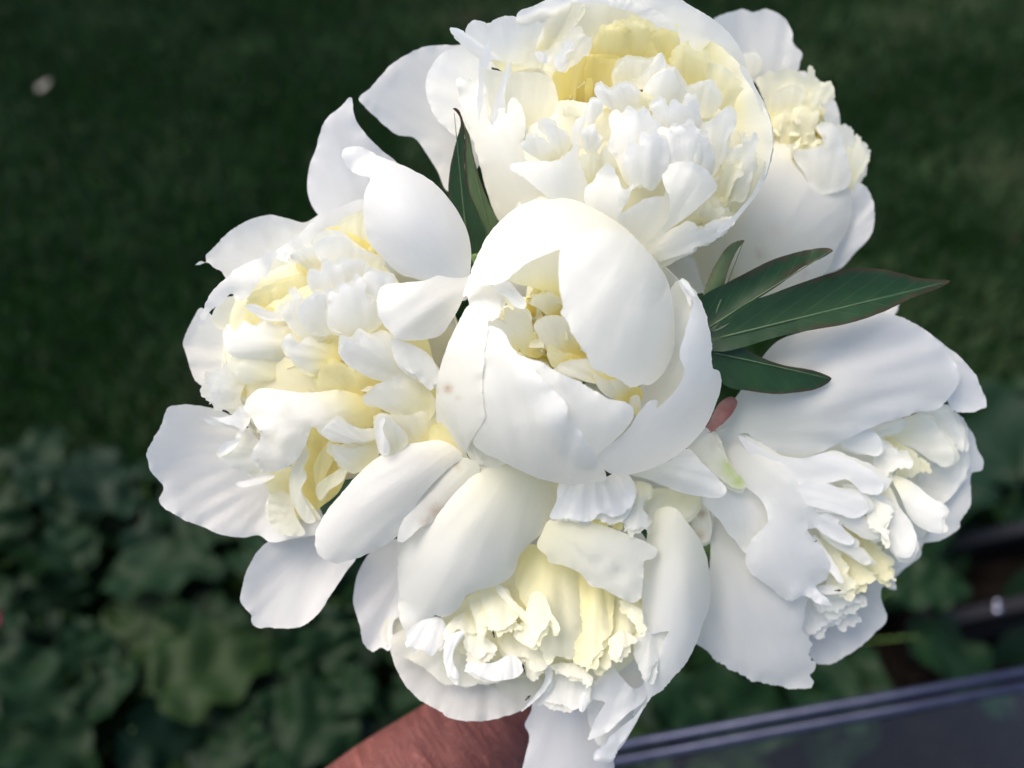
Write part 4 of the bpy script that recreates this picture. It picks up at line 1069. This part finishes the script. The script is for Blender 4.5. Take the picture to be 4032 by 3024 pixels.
# grass: one mass of blades
def grass_material():
    m, n, b = new_mat("grass_blade")
    h = attr(n, "hue").outputs["Fac"]
    rp = node(n, "ShaderNodeValToRGB")
    e = rp.color_ramp.elements
    e[0].position = 0.0; e[0].color = (0.018, 0.034, 0.017, 1)
    e[1].position = 1.0; e[1].color = (0.085, 0.080, 0.050, 1)
    k = e.new(0.5); k.color = (0.032, 0.060, 0.028, 1)
    k = e.new(0.85); k.color = (0.060, 0.104, 0.046, 1)
    n.links.new(h, rp.inputs[0])
    n.links.new(rp.outputs[0], b.inputs["Base Color"])
    b.inputs["Roughness"].default_value = 0.6
    b.inputs["Specular IOR Level"].default_value = 0.0
    return m
rng = np.random.RandomState(5)
N = 290000
gx = rng.uniform(-3.5, 3.5, N); gy = rng.uniform(0.6, 5.2, N)
keep = (np.abs(gx) < 1.25 + gy * 0.62) & (gy > np.interp(gx, [q.x for q in edge], [q.y for q in edge]) - 0.05)
gx, gy = gx[keep], gy[keep]
N = len(gx)
patch = np.array([1.2 * noise.noise(Vector((x * 2.2, y * 2.2, 1))) + 0.6 * noise.noise(Vector((x * 6, y * 6, 4))) for x, y in zip(gx, gy)])
hgt = (0.034 + 0.014 * patch) * rng.uniform(0.6, 1.35, N)
an = rng.uniform(0, 2 * np.pi, N); ln = rng.uniform(0.15, 0.8, N) * hgt; wd = rng.uniform(0.0014, 0.0026, N)
la = rng.uniform(0, 2 * np.pi, N)
dx, dy = np.cos(an) * wd, np.sin(an) * wd
lx, ly = np.cos(la) * ln, np.sin(la) * ln
V = np.zeros((N, 5, 3))
V[:, 0] = np.stack((gx - dx, gy - dy, np.zeros(N)), 1); V[:, 1] = np.stack((gx + dx, gy + dy, np.zeros(N)), 1)
V[:, 2] = np.stack((gx - dx * .8 + lx * .35, gy - dy * .8 + ly * .35, hgt * .6), 1); V[:, 3] = np.stack((gx + dx * .8 + lx * .35, gy + dy * .8 + ly * .35, hgt * .6), 1)
V[:, 4] = np.stack((gx + lx, gy + ly, hgt), 1)
me = bpy.data.meshes.new("grass")
me.vertices.add(N * 5); me.vertices.foreach_set("co", V.ravel())
base = (np.arange(N) * 5)[:, None]
tri = np.concatenate((base + [0, 1, 3], base + [0, 3, 2], base + [2, 3, 4]), 1).reshape(-1, 3)
me.loops.add(tri.size); me.loops.foreach_set("vertex_index", tri.ravel().astype(np.int32))
me.polygons.add(len(tri)); me.polygons.foreach_set("loop_start", np.arange(0, tri.size, 3, dtype=np.int32))
me.update(calc_edges=True)
hue = np.clip(0.45 + 0.5 * patch + rng.normal(0, .14, N), 0, 1)
hue[rng.uniform(size=N) < 0.03] = 1.0
at = me.attributes.new("hue", 'FLOAT', 'POINT'); at.data.foreach_set("value", np.repeat(hue, 5).astype(np.float32))
tag(link("grass", me, grass_material(), smooth=False), "short dark green lawn grass beyond the flower bed", "grass", kind="stuff")

# broad-leaved plants of the bed
def bed_leaf_mesh(seed, mat, ln=0.13, wid=0.05, heart=0.3):
    nu, nv = 10, 18
    vs, tt, ww, rm = [], [], [], []
    for j in range(nv + 1):
        t = j / nv
        prof = math.sin(math.pi * min(1, t ** 0.72)) ** 0.62 * (1 - 0.12 * t) + (heart * 0.35 if j == 0 else 0)
        for i in range(nu + 1):
            q = i / nu * 2 - 1
            sc = 1 + 0.26 * (abs(math.sin(t * 9.5 + seed)) - 0.6) * abs(q) ** 1.5
            x = q * wid * prof * sc
            y = t * ln - (abs(q) ** 2) * heart * ln * 0.35 * (1 - t) ** 2
            z = 0.22 * abs(x) - 0.9 * (t * t) * ln * 0.22 + 0.012 * noise.noise(Vector((q * 2.2 + seed, t * 4, seed))) + 0.007 * math.sin(t * 19 - abs(q) * 3 + seed) * abs(q) ** 0.7
            vs.append((x, y, z)); tt.append(t); ww.append(q); rm.append(1.0 if abs(q) > 0.99 else 0.0)
    fs = [(j * (nu + 1) + i, j * (nu + 1) + i + 1, (j + 1) * (nu + 1) + i + 1, (j + 1) * (nu + 1) + i) for j in range(nv) for i in range(nu)]
    me = mesh("leaf", vs, fs)
    for nm, arr in (("t", tt), ("w", ww), ("rim", rm)):
        at = me.attributes.new(nm, 'FLOAT', 'POINT'); at.data.foreach_set("value", arr)
    me.materials.append(mat)
    me.polygons.foreach_set("use_smooth", [True] * len(me.polygons))
    return me
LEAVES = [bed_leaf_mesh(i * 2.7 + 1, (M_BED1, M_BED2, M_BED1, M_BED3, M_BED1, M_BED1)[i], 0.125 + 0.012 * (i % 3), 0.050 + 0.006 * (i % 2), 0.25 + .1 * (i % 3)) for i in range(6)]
sv, sf = tube([(0, 0, 0), (0, 0, 0.5), (0, 0, 1)], [0.0022, 0.002, 0.0016], 6)
STALK = mesh("stalk", sv, sf); STALK.materials.append(M_STEM)

def bed_plant(x, y, h, n, rnd, size=1.0, label="broad dark green leafy plant in the shaded flower bed", group="leafy plants of the flower bed", name="leafy_plant", leaves=None):
    root = empty(name, (x, y, 0.004), label, "plant", group)
    for i in range(n):
        a = i * 2.39996 + rnd.uniform(-.4, .4)
        rr = 0.03 + 0.10 * math.sqrt((i + .3) / n) * size
        hz = h * rnd.uniform(0.6, 1.1) * (1 - 0.35 * i / n)
        px, py = math.cos(a) * rr, math.sin(a) * rr
        me = (leaves or LEAVES)[rnd.randrange(len(leaves or LEAVES))]
        o = bpy.data.objects.new("leaf", me); COL.objects.link(o); o.parent = root
        o.location = (px, py, hz)
        o.rotation_euler = (rnd.uniform(-0.9, 0.45), rnd.uniform(-.6, .6), a - math.pi / 2 + rnd.uniform(-.5, .5))
        sc = size * rnd.uniform(0.7, 1.5)
        o.scale = (sc, sc, sc)
        st = bpy.data.objects.new("stalk", STALK); COL.objects.link(st); st.parent = root
        d = Vector((px, py, hz)); st.rotation_euler = d.to_track_quat('Z', 'Y').to_euler(); st.scale = (1, 1, d.length)
    return root
rnd = random.Random(21)
cnt = 0
yy = 0.15
while yy < 2.3:
    xx = -1.9
    while xx < 2.1:
        x, y = xx + rnd.uniform(-.06, .06), yy + rnd.uniform(-.06, .06)
        ey = edge_y(x)
        hw = 0.62 * (y + 1.0) * 0.85 + 0.42
        if y < ey - 0.13 and abs(x) < hw and not (x > 0.20 and y < 0.62) and not (0.62 < x < 1.3 and 0.54 < y < 0.92) and y > 0.2:
            near_e = ey - y
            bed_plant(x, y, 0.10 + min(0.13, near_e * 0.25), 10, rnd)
            cnt += 1
        xx += 0.19
    yy += 0.17

# big-leaved plant beyond the sideways flower
BIG = [bed_leaf_mesh(40 + i, M_BED2, 0.26, 0.075, 0.15) for i in range(2)]
g = ground(2215, 1085, 0.2)
bed_plant(g.x + .06, g.y, 0.24, 7, random.Random(5), 1.25, "tall plant with large grey green leaves beside the sideways peony", None, "large_leaved_plant", BIG)

# ---- pale petal lying on the lawn, pink bloom at the bed's left end
def small_petal(name, L, wd, mat, curl, parent=None):
    nu, nv = 6, 8
    vs = []
    for j in range(nv + 1):
        t = j / nv
        for i in range(nu + 1):
            q = i / nu * 2 - 1
            pr = math.sin(math.pi * (0.12 + 0.88 * t) ** 0.8) ** .6 if t < 1 else 0.12
            vs.append((q * wd * pr, t * L, curl * q * q * wd + curl * L * t * t * .5))
    fs = [(j * (nu + 1) + i, j * (nu + 1) + i + 1, (j + 1) * (nu + 1) + i + 1, (j + 1) * (nu + 1) + i) for j in range(nv) for i in range(nu)]
    return link(name, mesh(name, vs, fs), mat, parent)
o = small_petal("fallen_petal", 0.055, 0.016, M_FALLEN, 0.35)
g = ground(80, 193, 0.04); o.location = (g.x, g.y, 0.036); o.rotation_euler = (0.25, 0.1, math.radians(-62))
tag(o, "pale curled petal lying alone on the dark lawn", "petal")

g = ground(-14, 1360, 0.22)
root = empty("garden_flower", (g.x, g.y, 0.004), "deep pink bloom growing among the bed leaves", "flower")
for i in range(8):
    o = small_petal("petal", 0.036, 0.013, M_PINK, 0.5, root)
    o.location = (0, 0, 0.22); o.rotation_euler = (0.5, 0, i * math.pi / 4)
o = bpy.data.objects.new("stem", STALK); COL.objects.link(o); o.parent = root; o.scale = (1, 1, .22)

# ---- glass garden table, its far rim crossing the lower right corner
TH = 0.72
q0, q1 = ground(1339, 1613, TH), ground(2212, 1453, TH)
ux = (q1 - q0).normalized(); uy = Vector((ux.y, -ux.x, 0))           # uy points back towards the photographer
org = q0 - ux * 0.16
TL, TW = 1.15, 0.62
root = empty("garden_table", org + ux * TL / 2 + uy * TW / 2 - Vector((0, 0, TH)), "glass topped garden table with grey metal rim", "table")
ctr = root.location
def tp(a, b, z): return org + ux * a + uy * b + Vector((0, 0, z - TH)) - ctr
def boxm(c0, c1, z0, z1):
    (a0, b0), (a1, b1) = c0, c1
    v_ = [tp(a, b, z) for z in (z0, z1) for a, b in ((a0, b0), (a1, b0), (a1, b1), (a0, b1))]
    return v_, [(0, 1, 2, 3), (4, 7, 6, 5), (0, 4, 5, 1), (1, 5, 6, 2), (2, 6, 7, 3), (3, 7, 4, 0)]
def addbox(name, c0, c1, z0, z1, mat, bev=0.0):
    v_, f_ = boxm(c0, c1, z0, z1)
    me = mesh(name, v_, f_)
    bm = bmesh.new(); bm.from_mesh(me); bmesh.ops.recalc_face_normals(bm, faces=bm.faces)
    if bev: bmesh.ops.bevel(bm, geom=bm.edges[:], offset=bev, segments=2, affect='EDGES', profile=.5)
    bm.to_mesh(me); bm.free()
    return link(name, me, mat, root, smooth=False)
pane = mesh("glass_pane", [tp(.012, .012, TH - .004), tp(TL - .012, .012, TH - .004), tp(TL - .012, TW - .012, TH - .004), tp(.012, TW - .012, TH - .004)], [(0, 1, 2, 3)])
link("glass_pane", pane, M_GLASS, root, smooth=False)
for a, b, in (((0, 0), (TL, 0)), ((TL, 0), (TL, TW)), ((TL, TW), (0, TW)), ((0, TW), (0, 0))):
    # two round bars, the upper outside, the lower inside, read as a double line
    rl = root
    A, B = tp(a[0], a[1], TH + .001), tp(b[0], b[1], TH + .001)
    inn = (tp(TL / 2, TW / 2, TH) - (A + B) / 2); inn.z = 0; inn.normalize()
    vs, fs = tube([A, B], [0.0052, 0.0052], 14)
    link("rim_bar", mesh("rim_bar", vs, fs), M_METAL, root)
    A2, B2 = A + inn * .0115 + Vector((0, 0, -.003)), B + inn * .0115 + Vector((0, 0, -.003))
    vs, fs = tube([A2, B2], [0.0048, 0.0048], 14)
    link("rim_bar", mesh("rim_bar", vs, fs), M_METAL, root)
for a, b in ((.05, .05), (TL - .05, .05), (TL - .05, TW - .05), (.05, TW - .05)):
    vs, fs = tube([tp(a, b, 0.004), tp(a, b, TH - .01)], [0.012, 0.012], 12)
    link("leg", mesh("leg", vs, fs), M_METAL, root)

# ---- dark timber planter standing beyond the table
PH = 0.17
a0 = ground(2040, 1336, PH); a1 = ground(2152, 1312, PH)
wx = (a1 - a0).normalized(); wy = Vector((-wx.y, wx.x, 0))
PL_, PW_ = 0.42, 0.13
root = empty("planter", Vector((a0.x, a0.y, 0)) + wx * PL_ / 2 + wy * PW_ / 2, "dark timber planter box with added beads for its corner glints beyond the glass table", "planter")
org, ux, uy, TH = a0.copy(), wx, wy, PH
ctr = root.location
addbox("top_rail", (-.005, -.012), (PL_ + .005, .012), PH - .03, PH, M_DARK, .003)
addbox("top_rail", (-.005, PW_ - .012), (PL_ + .005, PW_ + .012), PH - .03, PH, M_DARK, .003)
for px_, py_ in ((.0, 0.0), (PL_, 0.0), (PL_, PW_), (0, PW_)):
    addbox("corner_post", (px_ - .014, py_ - .009), (px_ + .014, py_ + .009), 0.004, PH - .031, M_DARK, .003)
for i in range(2):
    z0_ = .01 + i * .064
    addbox("plank", (.016, -.006), (PL_ - .016, .006), z0_, z0_ + .061, M_DARK, .003)
    addbox("plank", (.016, PW_ - .006), (PL_ - .016, PW_ + .006), z0_, z0_ + .061, M_DARK, .003)
    addbox("plank", (-.006, .012), (.006, PW_ - .012), z0_, z0_ + .061, M_DARK, .003)
    addbox("plank", (PL_ - .006, .012), (PL_ + .006, PW_ - .012), z0_, z0_ + .061, M_DARK, .003)
addbox("soil_fill", (.008, .014), (PL_ - .008, PW_ - .014), 0.02, 0.09, M_SOIL)
sw = (a1 - a0).length
for px_, py_, r_ in ((.008, .0, .0062), (sw, -.004, .0068), (sw + .007, .008, .005)):  # small steel beads added on the rail to imitate its corner glints
    bm = bmesh.new()
    bmesh.ops.create_uvsphere(bm, u_segments=14, v_segments=8, radius=r_)
    for v_ in bm.verts: v_.co = tp(px_, py_, PH) + Vector((v_.co.x, v_.co.y, v_.co.z * .7))
    me = bpy.data.meshes.new("glint_bead"); bm.to_mesh(me); bm.free()
    link("glint_bead", me, M_GLINT, root)
